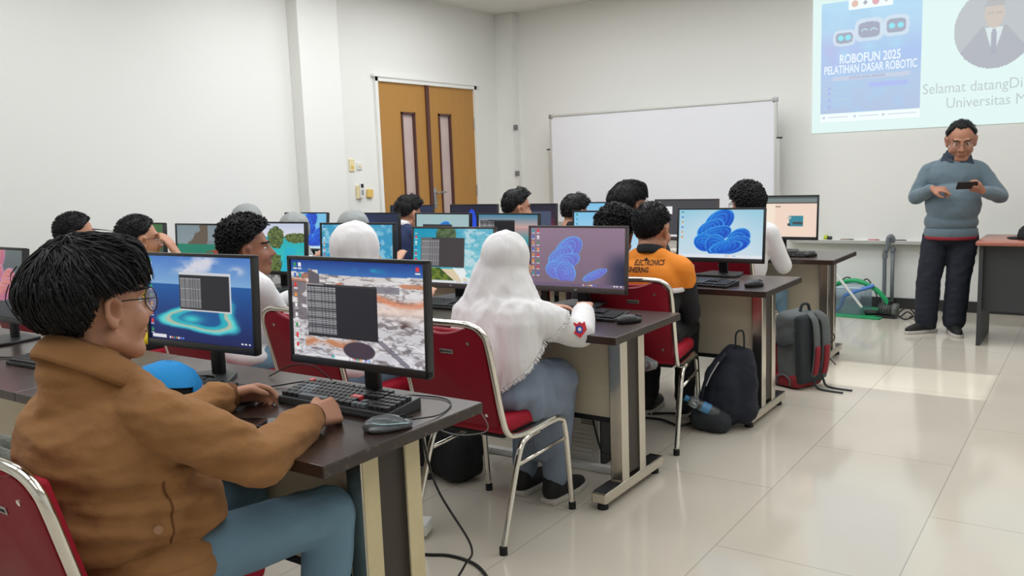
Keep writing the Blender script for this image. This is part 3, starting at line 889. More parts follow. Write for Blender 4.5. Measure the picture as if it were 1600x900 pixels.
# ------------------------------------------------------------------ keyboards and mice
KC = mat('keycap_black', (36, 37, 39), 0.45); KG = mat('keycap_grey', (92, 98, 104), 0.45); KR = mat('keycap_red', (206, 62, 62), 0.4)
def keyboard(label, x, y, rz, gaming=False, L=0.44, D=0.145, kc=None, base_m=None):
    t = thing('keyboard', label, 'keyboard', (x, y, DH), rz, 'keyboards on the desks')
    b = MB()
    hz = 0.022 if gaming else 0.013
    b.prism([(-D / 2, 0.0), (D / 2, 0.0), (D / 2, hz + 0.014), (-D / 2, hz)], -L / 2, L / 2, axis='x', bevel=0.003)
    b.build('casing', base_m or (mat('kb_gunmetal', (70, 72, 74), 0.4, 0.3) if gaming else M_black), t)
    u = L / 23.2
    rows = [[1, 0.5, 1, 1, 1, 1, .4, 1, 1, 1, 1, .4, 1, 1, 1, 1], [1] * 13 + [2], [1.5] + [1] * 12 + [1.5], [1.8] + [1] * 11 + [2.2], [2.3] + [1] * 10 + [2.7], [1.25, 1.25, 1.25, 6.2, 1.25, 1.25, 1.25, 1.3]]
    kx, gx, rx = MB(), MB(), MB()
    kh = 0.012 if gaming else 0.007
    pitch = D / 6.7
    for ri, row in enumerate(rows):
        yy = D / 2 - pitch * (ri + 0.85)
        zz = hz + 0.007 + yy / D * 0.014
        px = -L / 2 + 0.4 * u
        i = 0
        for wd in row:
            cx = px + wd * u / 2
            px += wd * u
            if (ri == 0 and wd < 1):
                continue
            tgt = kx
            if gaming:
                if ri == 0 and i == 0: tgt = rx
                elif ri == 3 and wd == 2.2: tgt = rx
                elif (ri == 5 and i in (3,)) or (ri in (2, 3, 4) and 0 < i < 4) : tgt = gx
            i += 1
            tgt.box((cx, yy, zz + kh / 2), (wd * u - 0.0035, pitch - 0.0035, kh), bevel=0.0012, rx=0.09, seg=1)
        for j in range(3):
            if ri in (0, 1, 2) or (ri == 4 and j == 1) or ri == 5:
                (gx if gaming and ri >= 4 else kx).box((-L / 2 + (16.0 + j) * u, yy, zz + kh / 2), (u - 0.0035, pitch - 0.0035, kh), bevel=0.0012, seg=1)
        for j in range(4):
            if ri > 0:
                kx.box((-L / 2 + (19.4 + j) * u, yy, zz + kh / 2), (u - 0.0035, pitch - 0.0035, kh), bevel=0.0012, seg=1)
    kx.build('keys', kc or KC, t)
    if gaming:
        gx.build('grey_keys', KG, t); rx.build('red_keys', KR, t)
    else:
        gx.bm.free(); rx.bm.free()
    return t
keyboard('black mechanical keyboard with red escape and enter keys', -1.80, 1.715, 0.01, True)
keyboard('black keyboard under the island monitor, beside blue cap', -2.36, 1.60, 0.02)
keyboard('small dark keyboard on nearest desk near left photo edge', -3.22, 1.60, 0.05)
keyboard('black keyboard in front of the mauve monitor', -1.94, 3.29, 0.0)
keyboard('black keyboard in front of the beach monitor', -2.72, 3.27, 0.02)
keyboard('black keyboard below the karst islet monitor', -4.10, 3.24, 0.0)
keyboard('black keyboard in front of the vivid blue swirl monitor', -1.85, 4.44, -0.16)
keyboard('black keyboard in front of the peach monitor', -1.90, 5.98, 0.0)
keyboard('pale cream keyboard in front of the dark grey window monitor', -2.62, 5.98, 0.0, kc=mat('keycap_cream', (206, 200, 186), 0.5), base_m=mat('kb_cream', (190, 184, 170), 0.5))

def mouse(label, x, y, rz, big=False, m=None, s=1.0):
    t = thing('computer_mouse', label, 'mouse', (x, y, DH), rz, 'computer mice on the desks')
    b = MB()
    b.ell((0, -0.008, 0.012), (0.031 * s, 0.054 * s, 0.026 * s)); b.ell((0, 0.018, 0.009), (0.029 * s, 0.045 * s, 0.019 * s))
    if big:
        b.ell((-0.02, -0.01, 0.008), (0.02, 0.045, 0.012)); b.ell((0.022, -0.012, 0.008), (0.018, 0.045, 0.012))
    def flatb(me):
        for v in me.vertices:
            v.co.z = max(v.co.z, 0.001)
    body = b.fuse('shell', 0.003, m or M_black, t, 3, flatb)
    MB().cyl((-0.004, 0.036 * s, 0.024 * s), (0.004, 0.036 * s, 0.024 * s), 0.009 * s).build('scroll_wheel', M_rubber, t)
    MB().box((0, 0.045 * s, 0.0235 * s), (0.0016, 0.035 * s, 0.004)).build('button_split', M_blackm, t)
    if big:
        for sx in (-1, 1):
            MB().tube(bez([(sx * 0.022, 0.052, 0.016), (sx * 0.033, 0.02, 0.021), (sx * 0.034, -0.02, 0.024), (sx * 0.014, -0.05, 0.026)], 16), 0.0016).build('light_strip', mat('pale_strip', (178, 214, 220), 0.3), t)
    return t
M_mgrey = mat('mouse_grey', (92, 96, 98), 0.25, 0.2)
mouse('grey gaming mouse with pale light strips on the nearest desk corner', -1.535, 1.60, rad(-38), True, M_mgrey, 1.1)
mouse('grey mouse with green rim beside boy’s far hand'.replace('’', "'"), -2.14, 1.58, rad(-50), True, M_mgrey)
mouse('black mouse beside the mauve monitor at the aisle', -1.66, 3.24, rad(-30))
mouse('black mouse beside the vivid blue swirl monitor', -1.535, 4.46, rad(-25), False, None, 1.05)
mouse('dark mouse beside the peach monitor', -1.665, 5.985, rad(-20))
mouse('silver mouse below the karst islet monitor', -3.79, 3.24, rad(-40), True, M_mgrey)

# ------------------------------------------------------------------ cables
def cable(label, pts, r=0.003, m=None, name='cable'):
    o = MB().tube(bez(pts, 40), r, 7).build(name, m or M_cable, None, True)
    return tag(o, label, 'cable')
cable('black mouse cable curling on the nearest desk by the grey mouse', [(-1.50, 1.66, 0.765), (-1.49, 1.76, 0.754), (-1.53, 1.86, 0.754), (-1.60, 1.90, 0.754), (-1.70, 1.88, 0.754), (-1.74, 1.85, 0.754)], 0.0022)
cable('thin grey wire drooping below the nearest desk end', [(-1.50, 1.94, 0.735), (-1.49, 1.98, 0.66), (-1.56, 2.02, 0.615), (-1.68, 2.02, 0.60), (-1.78, 1.98, 0.66), (-1.82, 1.94, 0.735)], 0.002, mat('wire_grey', (120, 120, 118), 0.4))
cable('black cable looping behind the boy’s clasped hand'.replace('’', "'"), [(-2.05, 1.60, 0.754), (-1.99, 1.70, 0.754), (-1.93, 1.80, 0.756), (-1.99, 1.86, 0.765), (-2.10, 1.82, 0.765), (-2.2, 1.74, 0.754), (-2.34, 1.70, 0.756)], 0.0025)
cable('thin wire arching off the desk behind the island monitor', [(-2.30, 1.84, 0.756), (-2.20, 1.86, 0.80), (-2.12, 1.88, 0.80), (-2.06, 1.9, 0.755)], 0.002)
cable('thin dark wire lying across the far left of nearest desk', [(-3.95, 1.50, 0.754), (-3.6, 1.56, 0.754), (-3.3, 1.70, 0.754), (-3.1, 1.80, 0.754)], 0.003)
cable('black power cable lying on the floor by the nearest desk', [(-2.25, 2.22, 0.006), (-2.043, 2.274, 0.006), (-1.953, 2.315, 0.006), (-1.849, 2.315, 0.006), (-1.755, 2.272, 0.006), (-1.66, 2.19, 0.006)], 0.006)
cable('dark wires hanging down beside the nearest desk leg', [(-1.66, 1.86, 0.70), (-1.68, 1.95, 0.45), (-1.64, 2.06, 0.22), (-1.70, 2.1, 0.12), (-1.72, 2.02, 0.05), (-1.76, 1.96, 0.006)], 0.004)
cable('black cable looping from the silver computer tower', [(-1.985, 3.42, 0.25), (-1.93, 3.36, 0.30), (-1.88, 3.34, 0.16), (-1.86, 3.36, 0.10), (-1.80, 3.40, 0.12), (-1.76, 3.44, 0.28), (-1.74, 3.46, 0.34)], 0.005)
cable('second black cable hanging by the silver computer tower', [(-1.78, 3.44, 0.40), (-1.80, 3.42, 0.2), (-1.79, 3.40, 0.08), (-1.74, 3.38, 0.006)], 0.004)
cable('black cables in a heap under the orange-jacketed boy', [(-2.2, 4.2, 0.008), (-2.0, 4.25, 0.008), (-1.85, 4.18, 0.012), (-1.80, 4.3, 0.02), (-1.95, 4.38, 0.012), (-2.1, 4.32, 0.008)], 0.007)
cable('tangled wires by the farthest desk leg', [(-1.66, 6.05, 0.62), (-1.55, 6.0, 0.4), (-1.62, 6.04, 0.3), (-1.50, 6.0, 0.2), (-1.56, 5.98, 0.1), (-1.48, 5.96, 0.01)], 0.004)
o = tag(MB().box((-2.16, 2.42, 0.035), (0.05, 0.09, 0.05), bevel=0.006, rz=0.4).build('power_adapter', M_white), 'small white power adapter on floor behind nearest desk leg', 'adapter')

# ------------------------------------------------------------------ computer towers under the desks
M_steel = mat('galvanised_steel', (214, 212, 204), 0.4, 0.25, var=0.05, vscale=20)
def tower(label, x, y, rz=0.0, rear=True):
    t = thing('computer_tower', label, 'computer', (x, y, 0), rz, 'computer towers under the desks')
    MB().box((0, 0.2, 0.21), (0.18, 0.40, 0.40), bevel=0.006).build('casing', M_blackm, t)
    if rear:
        MB().box((0, -0.002, 0.21), (0.168, 0.008, 0.38)).build('rear_panel', M_steel, t)
        p = MB(); p.box((0.0, -0.008, 0.345), (0.14, 0.006, 0.08)); p.build('power_supply_plate', M_alu, t)
        g = MB()
        for i in range(8):
            for j in range(6):
                g.cyl((0.02 + (j - 2.5) * 0.011, -0.008, 0.25 + (i - 3.5) * 0.011), (0.02 + (j - 2.5) * 0.011, -0.004, 0.25 + (i - 3.5) * 0.011), 0.004, seg=6)
        g.build('fan_grille', M_blackm, t)
        s = MB()
        for i in range(6):
            s.box((-0.01, -0.008, 0.06 + i * 0.022), (0.115, 0.005, 0.016), bevel=0.002)
        s.build('slot_covers', mat('slot_plate', (226, 224, 216), 0.4, 0.15), t)
        q = MB()
        for i, (dx, dz) in enumerate(((-0.065, 0.29), (-0.065, 0.265), (-0.065, 0.24), (-0.065, 0.21))):
            q.box((dx, -0.008, dz), (0.022, 0.006, 0.016))
        q.build('port_block', M_black, t)
    return t
tower('silver-backed computer tower beneath desk behind the hijab girl', -2.0, 3.42)
tower('black computer tower left of the silver-backed one, under desk', -2.22, 3.40, 0.0, False)
tower('black computer tower behind the dark backpack, under third-row desk', -1.73, 4.66)

# ------------------------------------------------------------------ chairs
def make_chair():
    t = thing('visitor_chair', 'x', 'chair')
    b = MB()
    N, hh = 14, 0.40
    # slightly dished back shell: rounded top corners with a scooped top edge
    pr = []
    W = 0.195
    outline = []
    for i in range(25):
        s = -1 + 2 * i / 24
        x = s * W
        zt = 0.395 - 0.05 * max(0, (abs(s) - 0.72) / 0.28) ** 2 - 0.028 * max(0, 1 - (s / 0.62) ** 2) ** 1.2
        outline.append((x, zt))
    poly = [(W * 0.98, 0.0)] + outline[::-1] + [(-W * 0.98, 0.0)]
    b.prism(poly, -0.012, 0.012, axis='y', bevel=0.004)
    sh = b.build('backrest', M_redback, t, 'auto')
    R = Matrix.Translation((0, -0.205, 0.475)) @ Matrix.Rotation(rad(14), 4, 'X')
    sh.matrix_local = R
    cu = MB(); cu.box((0, 0.024, 0.2), (0.35, 0.03, 0.35), bevel=0.013, seg=3); cu.build('back_cushion', M_red, sh, True)
    pl = MB().box((0.02, -0.0135, 0.30), (0.06, 0.003, 0.018), bevel=0.001).build('name_plate', M_alu, sh)
    tx = MB()
    for i in range(6):
        tx.box((0.006 + i * 0.007, -0.0155, 0.30), (0.004, 0.001, 0.007))
    tx.box((-0.003, -0.0155, 0.30), (0.008, 0.001, 0.01)); tx.build('plate_mark', M_blackm, pl)
    for x, z in ((0.13, 0.34), (-0.13, 0.34), (0.15, 0.05), (-0.15, 0.05)):
        MB().cyl((x, -0.012, z), (x, -0.016, z), 0.007).build('screw', M_chrome, sh)
    s = MB(); s.box((0, 0.02, 0.465), (0.40, 0.42, 0.065), bevel=0.026, seg=3); s.build('seat', M_red, t, True)
    MB().box((0, 0.02, 0.425), (0.36, 0.38, 0.016), bevel=0.004).build('seat_board', M_blackm, t)
    def bk(x, z, dy=0):
        v = R @ Vector((x, dy, z)); return (v.x, v.y, v.z)
    fr = MB()
    path = [(0.208, 0.16, 0.425), (0.208, -0.02, 0.418), (0.208, -0.14, 0.425), (0.208, -0.19, 0.455)] + [bk(0.208, 0.06), bk(0.208, 0.2), bk(0.207, 0.33), bk(0.195, 0.375), bk(0.16, 0.402), bk(0.1, 0.41), bk(0.0, 0.41)]
    full = bez(path, 60)
    full = full + [Vector((-p.x, p.y, p.z)) for p in reversed(full[:-1])]
    fr.tube(full, 0.0125, 10)
    fr.build('back_frame', M_chrome, t, True)
    for sx in (-1, 1):
        for nm, pts in (('front_leg', [(sx * 0.212, -0.06, 0.405), (sx * 0.212, 0.10, 0.414), (sx * 0.212, 0.185, 0.405), (sx * 0.212, 0.215, 0.36), (sx * 0.214, 0.235, 0.18), (sx * 0.216, 0.25, 0.015)]),
                        ('rear_leg', [(sx * 0.212, 0.02, 0.405), (sx * 0.212, -0.06, 0.398), (sx * 0.212, -0.115, 0.36), (sx * 0.214, -0.19, 0.18), (sx * 0.216, -0.25, 0.015)])):
            l = MB().tube(bez(pts, 30), 0.0125, 10).build('leg', M_chrome, t, True)
            p = pts[-1]
            MB().cyl((p[0], p[1], 0), (p[0], p[1], 0.03), 0.0155).build('foot_cap', M_rubber, l)
        MB().cyl((sx * 0.213, -0.135, 0.31), (sx * 0.213, 0.222, 0.32), 0.008).build('stretcher', M_chrome, t, True)
    MB().cyl((-0.212, -0.05, 0.402), (0.212, -0.05, 0.402), 0.009).build('cross_bar', M_chrome, t, True)
    return t
chair0 = make_chair()
_first = [True]
def chair(label, x, y, rz=0.0):
    o = chair0 if _first[0] else copy_tree(chair0)
    _first[0] = False
    o.location = (x, y, 0); o.rotation_euler = (0, 0, rz)
    o['label'] = label; o['group'] = 'red visitor chairs with chrome frames'
    return o
# ------------------------------------------------------------------ people
def bvh_of(o):
    return BVHTree.FromPolygons([v.co.copy() for v in o.data.vertices], [tuple(p.vertices) for p in o.data.polygons])
def stick(o, on, p, d, off=0.001, top=(0, 0, 1)):
    """lay the small flat thing o (its z outwards) on the surface of `on`, reached from outside along -d"""
    d = Vector(d).normalized()
    h = bvh_of(on).ray_cast(Vector(p) + d * 0.25, -d, 0.5)
    q, n = (h[0], (h[1] + d).normalized()) if h[0] is not None else (Vector(p), d)
    x = Vector(top).cross(n).normalized(); y = n.cross(x)
    M = Matrix((x, y, n)).transposed().to_4x4(); M.translation = q + n * off
    o.matrix_local = M
def kid(t, name):
    return [c for c in t.children if c.name.split('.')[0] == name][0]
def skin(name, c):
    m = mat(name, c, 0.5, spec=0.35, var=0.05, vscale=30, bump=0.03, bscale=400)
    m.node_tree.nodes['Principled BSDF'].inputs['Subsurface Weight'].default_value = 0.08
    m.node_tree.nodes['Principled BSDF'].inputs['Subsurface Radius'].default_value = (0.012, 0.005, 0.003)
    return m
SK_A = skin('skin_tan', (188, 138, 112)); SK_B = skin('skin_brown', (150, 102, 80)); SK_D = skin('skin_warm', (172, 122, 98)); SK_C = skin('skin_light', (204, 156, 130))
M_hair = mat('black_hair', (17, 17, 19), 0.5, spec=0.25, var=0.3, vscale=60, bump=0.5, bscale=160)
M_hairl = mat('black_hair_lock', (24, 24, 26), 0.36, spec=0.4, var=0.3, vscale=40)
M_eye = mat('eye_white', (226, 222, 216), 0.25); M_iris = mat('iris_dark', (34, 22, 18), 0.2)
M_lip = mat('lip', (150, 88, 80), 0.45)
M_sole = mat('shoe_sole', (196, 192, 184), 0.6)

def head_prims(b, M, s=1.0, ears=True):
    def P(*p): return M @ (Vector(p) * s)
    R = M.to_3x3()
    def E(c, r): b.ell(P(*c), tuple(x * s for x in r), sub=3, R=R)
    def C(a, ra, c, rc): b.cap(P(*a), ra * s, P(*c), rc * s)
    E((0, -0.012, 0.03), (0.075, 0.094, 0.086))
    E((0, 0.026, -0.03), (0.064, 0.064, 0.086))
    C((-0.052, 0.0, -0.06), 0.022, (-0.018, 0.062, -0.098), 0.022); C((0.052, 0.0, -0.06), 0.022, (0.018, 0.062, -0.098), 0.022)
    E((0, 0.064, -0.098), (0.026, 0.022, 0.02))
    E((0.036, 0.056, -0.032), (0.03, 0.03, 0.03)); E((-0.036, 0.056, -0.032), (0.03, 0.03, 0.03))
    C((-0.036, 0.074, 0.026), 0.013, (0.036, 0.074, 0.026), 0.013)
    C((0, 0.083, 0.012), 0.009, (0, 0.104, -0.028), 0.0125)
    E((0.013, 0.094, -0.032), (0.010, 0.011, 0.009)); E((-0.013, 0.094, -0.032), (0.010, 0.011, 0.009))
    C((-0.016, 0.083, -0.058), 0.0085, (0.016, 0.083, -0.058), 0.0085); C((-0.014, 0.081, -0.071), 0.0095, (0.014, 0.081, -0.071), 0.0095)
    E((0, 0.05, -0.065), (0.04, 0.03, 0.03))
    if ears:
        for sx in (-1, 1):
            pts = [(sx * 0.073, 0.012, -0.022), (sx * 0.082, 0.010, 0.012), (sx * 0.088, -0.006, 0.026), (sx * 0.090, -0.02, 0.012), (sx * 0.086, -0.018, -0.012), (sx * 0.078, -0.002, -0.034)]
            b.chain([P(*p) for p in pts], [x * s for x in (0.0055, 0.006, 0.0065, 0.0065, 0.007, 0.0095)])
            E((sx * 0.074, -0.004, -0.002), (0.006, 0.014, 0.022)); E((sx * 0.080, 0.010, -0.004), (0.005, 0.005, 0.008))
    b.cap(P(0, -0.02, -0.06), 0.054 * s, P(0, -0.036, -0.14), 0.056 * s)

_hb = MB(); head_prims(_hb, Matrix.Identity(4), 1.0, False)
_ho = _hb.fuse('tmp_head', 0.005, None, None, 3)
HEAD_BVH = BVHTree.FromPolygons([v.co.copy() for v in _ho.data.vertices], [tuple(p.vertices) for p in _ho.data.polygons])
_hm = _ho.data; bpy.data.objects.remove(_ho); bpy.data.meshes.remove(_hm)
HC = Vector((0, -0.012, 0.03))
def surf(d):
    h = HEAD_BVH.ray_cast(HC + d * 0.3, -d, 0.4)
    return (h[0] - HC).length if h[0] is not None else 0.09

LINES = {   # azimuth from the front (deg) -> lowest elevation of the hair
 'short':  [(0, 38), (35, 38), (52, 26), (70, 10), (84, 2), (98, 0), (108, -20), (125, -38), (180, -46)],
 'crop':   [(0, 34), (35, 34), (52, 22), (70, 8), (84, 0), (98, -4), (108, -26), (125, -44), (180, -54)],
 'bowl':   [(0, 14), (30, 10), (50, 4), (62, 4), (74, 3), (86, 2), (98, 0), (107, -14), (118, -38), (128, -48), (180, -56)],
 'curly':  [(0, 34), (35, 30), (52, 22), (66, 8), (82, 4), (98, 0), (108, -22), (125, -40), (180, -48)],
 'receding': [(0, 44), (20, 46), (38, 52), (52, 34), (66, 16), (82, 6), (98, 0), (108, -20), (125, -38), (180, -44)],
}
THICK = {'short': (0.024, 0.010, 0.004), 'crop': (0.012, 0.006, 0.001), 'bowl': (0.030, 0.026, 0.004), 'curly': (0.036, 0.020, 0.012), 'afro': (0.034, 0.028, 0.008), 'receding': (0.014, 0.012, 0.002)}
def hairline(kind, az):
    L = LINES.get(kind, LINES['curly'])
    for (a, e), (a2, e2) in zip(L, L[1:]):
        if az <= a2:
            return e + (e2 - e) * (az - a) / (a2 - a)
    return L[-1][1]
def azel(d):
    return math.degrees(math.atan2(abs(d.x), d.y)), math.degrees(math.asin(max(-1, min(1, d.z))))
_hair = {}
def hair_mesh(kind):
    if kind in _hair: return _hair[kind]
    r = random.Random(hash(kind) % 999 if False else len(kind) * 7)
    bm = bmesh.new()
    bmesh.ops.create_icosphere(bm, subdivisions=6 if kind in ('bowl', 'curly', 'afro') else 5, radius=1)
    tt, ts, na = THICK[kind]
    def thick(d):
        az, el = azel(d)
        k = max(0.0, min(1.0, (el + 10) / 70))
        t = ts + (tt - ts) * k
        if kind == 'bowl':
            t += 0.016 * max(0, 1 - abs(el - 2) / 40) * (az > 110) + 0.014 * max(0, 1 - abs(el - 40) / 30) * (az < 60)
            if el < -35: t *= 0.45
        if kind == 'short' and az < 60: t += 0.012
        if kind == 'crop': t += 0.004 * k
        if kind == 'curly' and el > 20: t += 0.008
        return t
    for v in bm.verts:
        d = v.co.normalized()
        az, el = azel(d)
        h = hairline(kind, az) + mnoise.noise(d * 9) * (5 if kind != 'bowl' else 3)
        rs = surf(d)
        m = max(0.0, min(1.0, (el - h) / 6.0 + 0.5))
        m = m * m * (3 - 2 * m)
        n = mnoise.noise(d * 14) * na + mnoise.noise(d * 34) * na * (0.9 if kind in ('curly', 'afro') else 0.4)
        if kind == 'receding' and az < 40 and el > 40: n -= 0.004
        sink = 0.012 if el > -15 else 0.03
        v.co = HC + d * (rs - sink + m * (sink + thick(d) + n))
    me = bpy.data.meshes.new('hair')
    bm.to_mesh(me); bm.free()
    # locks
    lk = MB()
    N = {'bowl': 3800, 'curly': 900, 'short': 600, 'crop': 2600, 'afro': 700, 'receding': 160}[kind]
    pole = Vector((0.1, -0.45, 0.88)).normalized()
    for i in range(N):
        z = r.uniform(-0.8, 1); a = r.uniform(0, 2 * PI)
        d = Vector((math.sqrt(1 - z * z) * math.cos(a), math.sqrt(1 - z * z) * math.sin(a), z))
        az, el = azel(d)
        if el < hairline(kind, az) + 3: continue
        if kind in ('curly', 'afro'):
            t = Vector((r.uniform(-1, 1), r.uniform(-1, 1), r.uniform(-1, 1)))
            step, n, wd = 0.07, 5, 0.0045
        else:
            nv = mnoise.noise_vector(d * 3.5)
            t = (d - pole * 1.0) + nv * 0.55 + Vector((r.uniform(-.06, .06), r.uniform(-.06, .06), r.uniform(-.06, .06)))
            step, n, wd = (0.10, 6, 0.0024) if kind == 'bowl' else (0.07, 4, 0.003)
        if kind == 'short' and az < 70 and el > 30: t = Vector((r.uniform(-.3, .3), 0.6, 0.5))
        if kind == 'crop':
            q = HC + d * (surf(d) + thick(d) - 0.003)
            t = (d + Vector((r.uniform(-.4, .4), r.uniform(-.4, .4), r.uniform(-.6, .2)))).normalized()
            lk.tube([q, q + t * 0.006, q + t * r.uniform(0.009, 0.013)], [0.0016, 0.0013, 0.0004], 4)
            continue
        pts = []
        off = thick(d) + mnoise.noise(d * 14) * na + r.uniform(-0.001, 0.003) + (r.uniform(0, 0.008) if (kind == 'bowl' and r.random() < 0.06) else 0)
        p = d.copy()
        for k in range(n):
            az, el = azel(p)
            if el < hairline(kind, az) - (5 if kind == 'bowl' else 3): break
            lift = {'curly': 0.010 * math.sin(k * 2.1), 'afro': 0.006 * math.sin(k * 2)}.get(kind, 0.003 * (1 - abs(k - 2) / 3))
            if kind == 'short' and az < 90 and el > 25: lift = 0.004 * k
            pts.append(HC + p * (surf(p) + max(0.003, off * (thick(p) / max(thick(d), 1e-4))) + lift))
            tn = (t - p * t.dot(p))
            if tn.length < 1e-4: break
            p = (p + tn.normalized() * step * r.uniform(0.8, 1.2)).normalized()
        if len(pts) >= 3:
            m = len(pts)
            lk.tube(pts, [wd * (1.0, 1.0, 0.8, 0.6, 0.4, 0.2)[min(5, int(q * 6 / m))] for q in range(m)], 5, flat=0.5, up=d)
    lm = lk.mesh()
    bm = bmesh.new(); bm.from_mesh(me); bm.from_mesh(lm); bm.to_mesh(me); bm.free(); bpy.data.meshes.remove(lm)
    me.polygons.foreach_set('use_smooth', [True] * len(me.polygons))
    _hair[kind] = me
    return me

def add_hair(kind, H, s, parent, m=None):
    o = bpy.data.objects.new('hair', hair_mesh(kind)); COL.objects.link(o)
    if not o.data.materials: o.data.materials.append(m or M_hair)
    o.parent = parent
    o.matrix_local = H @ Matrix.Scale(s, 4)
    return o

def add_face(H, s, parent, brow=True):
    for sx in (-1, 1):
        h = HEAD_BVH.ray_cast(Vector((sx * 0.031, 0.3, 0.006)), Vector((0, -1, 0)), 0.4)
        y = (h[0].y if h[0] is not None else 0.08)
        e = MB().ell((0, 0, 0), (0.0125 * s, 0.010 * s, 0.0065 * s)).build('eye', M_eye, parent, True)
        e.matrix_local = H @ Matrix.Translation(Vector((sx * 0.031, y - 0.0055, 0.004)) * s)
        ir = MB().ell((0, 0, 0), (0.0056 * s, 0.003 * s, 0.0056 * s)).build('iris', M_iris, e, True)
        ir.location = (0, 0.0085 * s, 0)
        if brow:
            pts = [Vector((sx * 0.014, y + 0.012, 0.025)), Vector((sx * 0.03, y + 0.014, 0.031)), Vector((sx * 0.049, y + 0.001, 0.027))]
            pp = []
            for p in bez(pts, 8):
                hh = HEAD_BVH.ray_cast(Vector((p.x, 0.3, p.z)), Vector((0, -1, 0)), 0.4)
                pp.append(Vector((p.x, (hh[0].y if hh[0] else p.y) + 0.001, p.z)) * s)
            b = MB().tube(pp, 0.0032 * s, 6).build('eyebrow', M_hair, parent, True)
            b.matrix_local = H
    lp = []
    for q in range(7):
        x = -0.022 + q * 0.044 / 6
        hh = HEAD_BVH.ray_cast(Vector((x, 0.3, -0.0645)), Vector((0, -1, 0)), 0.4)
        lp.append(Vector((x, (hh[0].y if hh[0] else 0.09) + 0.0005, -0.0645)) * s)
    l = MB().tube(lp, [0.002, 0.004, 0.005, 0.0055, 0.005, 0.004, 0.002], 6).build('lips', M_lip, parent, True)
    l.matrix_local = H

def add_glasses(H, s, parent, r=0.023, m=None, temples=True):
    g = MB()
    for sx in (-1, 1):
        g.tube([(sx * 0.034 + r * math.cos(a), 0.098 - abs(r * math.cos(a)) * 0.05 * sx, 0.002 + r * math.sin(a)) for a in np.linspace(0, 2 * PI, 25)[:-1]], 0.0012, 6, closed=True)
        g.tube(bez([(sx * (0.034 + r), 0.097, 0.008), (sx * 0.072, 0.07, 0.010), (sx * 0.080, 0.0, 0.012), (sx * 0.081, -0.02, 0.0)], 14), 0.0013, 6)
    g.tube([(-0.034 + r, 0.099, 0.006), (0, 0.104, 0.010), (0.034 - r, 0.099, 0.006)], 0.0012, 6)
    o = g.build('glasses', m or mat('dark_wire', (36, 32, 34), 0.35, 0.6), parent, True)
    o.matrix_local = H @ Matrix.Scale(s, 4)
    for sx in (-1, 1):
        l = MB().cyl((sx * 0.034, 0.0975, 0.002), (sx * 0.034, 0.0985, 0.002), r).build('lens', mat('lens_glass', (235, 240, 245), 0.05, trans=1.0, alpha=0.3), o)
    return o

def hand(b, W, F, N, Sd, curl=0.4, tcurl=0.3, s=1.0, curls=None, spread=0.0):
    W, F, N, Sd = Vector(W), Vector(F).normalized(), Vector(N).normalized(), Vector(Sd).normalized()
    N = (N - F * N.dot(F)).normalized(); S = Sd - F * Sd.dot(F); S = (S - N * S.dot(N)).normalized()
    offs = (0.030, 0.010, -0.010, -0.028)
    lens = (0.070, 0.078, 0.072, 0.056)
    for k in range(4):
        kn = W + (F * (0.086 - abs(k - 1) * 0.004) + S * offs[k]) * s
        b.cap(W + S * offs[k] * 0.55 * s + F * 0.012 * s, 0.0155 * s, kn, 0.0115 * s)
        p, ang = kn, 0.0
        c = curls[k] if curls else curl
        for j, fr in enumerate((0.45, 0.31, 0.24)):
            ang += c * (0.9, 1.1, 0.8)[j]
            d = F * math.cos(ang) + N * math.sin(ang) + S * spread * (1.5 - k) * 0.2
            q = p + d * lens[k] * fr * s
            b.cap(p, (0.0098 - j * 0.0008) * s, q, (0.0090 - j * 0.0010) * s)
            p = q
    t0 = W + (F * 0.022 + S * 0.022 + N * 0.006) * s
    t1 = t0 + (F * 0.030 + S * 0.026 + N * 0.012) * s
    t2 = t1 + (F * (0.030 - 0.012 * tcurl) + S * (0.010 - 0.022 * tcurl) + N * (0.006 + 0.02 * tcurl)) * s
    t3 = t2 + (F * (0.024 - 0.01 * tcurl) - S * 0.014 * tcurl + N * 0.012 * tcurl) * s
    b.chain([t0, t1, t2, t3], [0.016 * s, 0.0125 * s, 0.0105 * s, 0.0085 * s])

def ear_hollow(H, s):
    """dish the middle of each ear"""
    I = (H @ Matrix.Scale(s, 4)).inverted()
    G = H @ Matrix.Scale(s, 4)
    def f(me):
        for v in me.vertices:
            p = I @ v.co
            q = ((p.y - 0.0) / 0.010) ** 2 + ((p.z + 0.004) / 0.017) ** 2
            if q < 1 and 0.07 < abs(p.x) < 0.1:
                p.x -= math.copysign(0.011 * (1 - q) ** 0.6, p.x)
                v.co = G @ p
    return f

def shoe(b_name, p, ang, m, parent, s=1.0):
    M = Matrix.Translation(p) @ Matrix.Rotation(ang, 4, 'Z')
    u = MB()
    u.chain([(0, -0.05, 0.05), (0, 0.03, 0.048), (0, 0.12, 0.032), (0, 0.165, 0.028)], [0.043 * s, 0.045 * s, 0.040 * s, 0.030 * s], M)
    u.cap((0, -0.045, 0.05), 0.043 * s, (0, -0.035, 0.095), 0.045 * s, M)
    o = u.fuse('shoe', 0.008, m, parent, 3)
    for v in o.data.vertices:
        v.co.z = max(v.co.z, 0.018)
    so = MB()
    so.prism([(-0.038, -0.085), (0.038, -0.085), (0.048, 0.02), (0.047, 0.12), (0.028, 0.185), (0, 0.196), (-0.028, 0.185), (-0.047, 0.12), (-0.046, 0.02)], 0.0, 0.026, bevel=0.006)
    q = so.build('shoe_sole', M_sole, o, 'auto')
    q.matrix_local = M
    return o

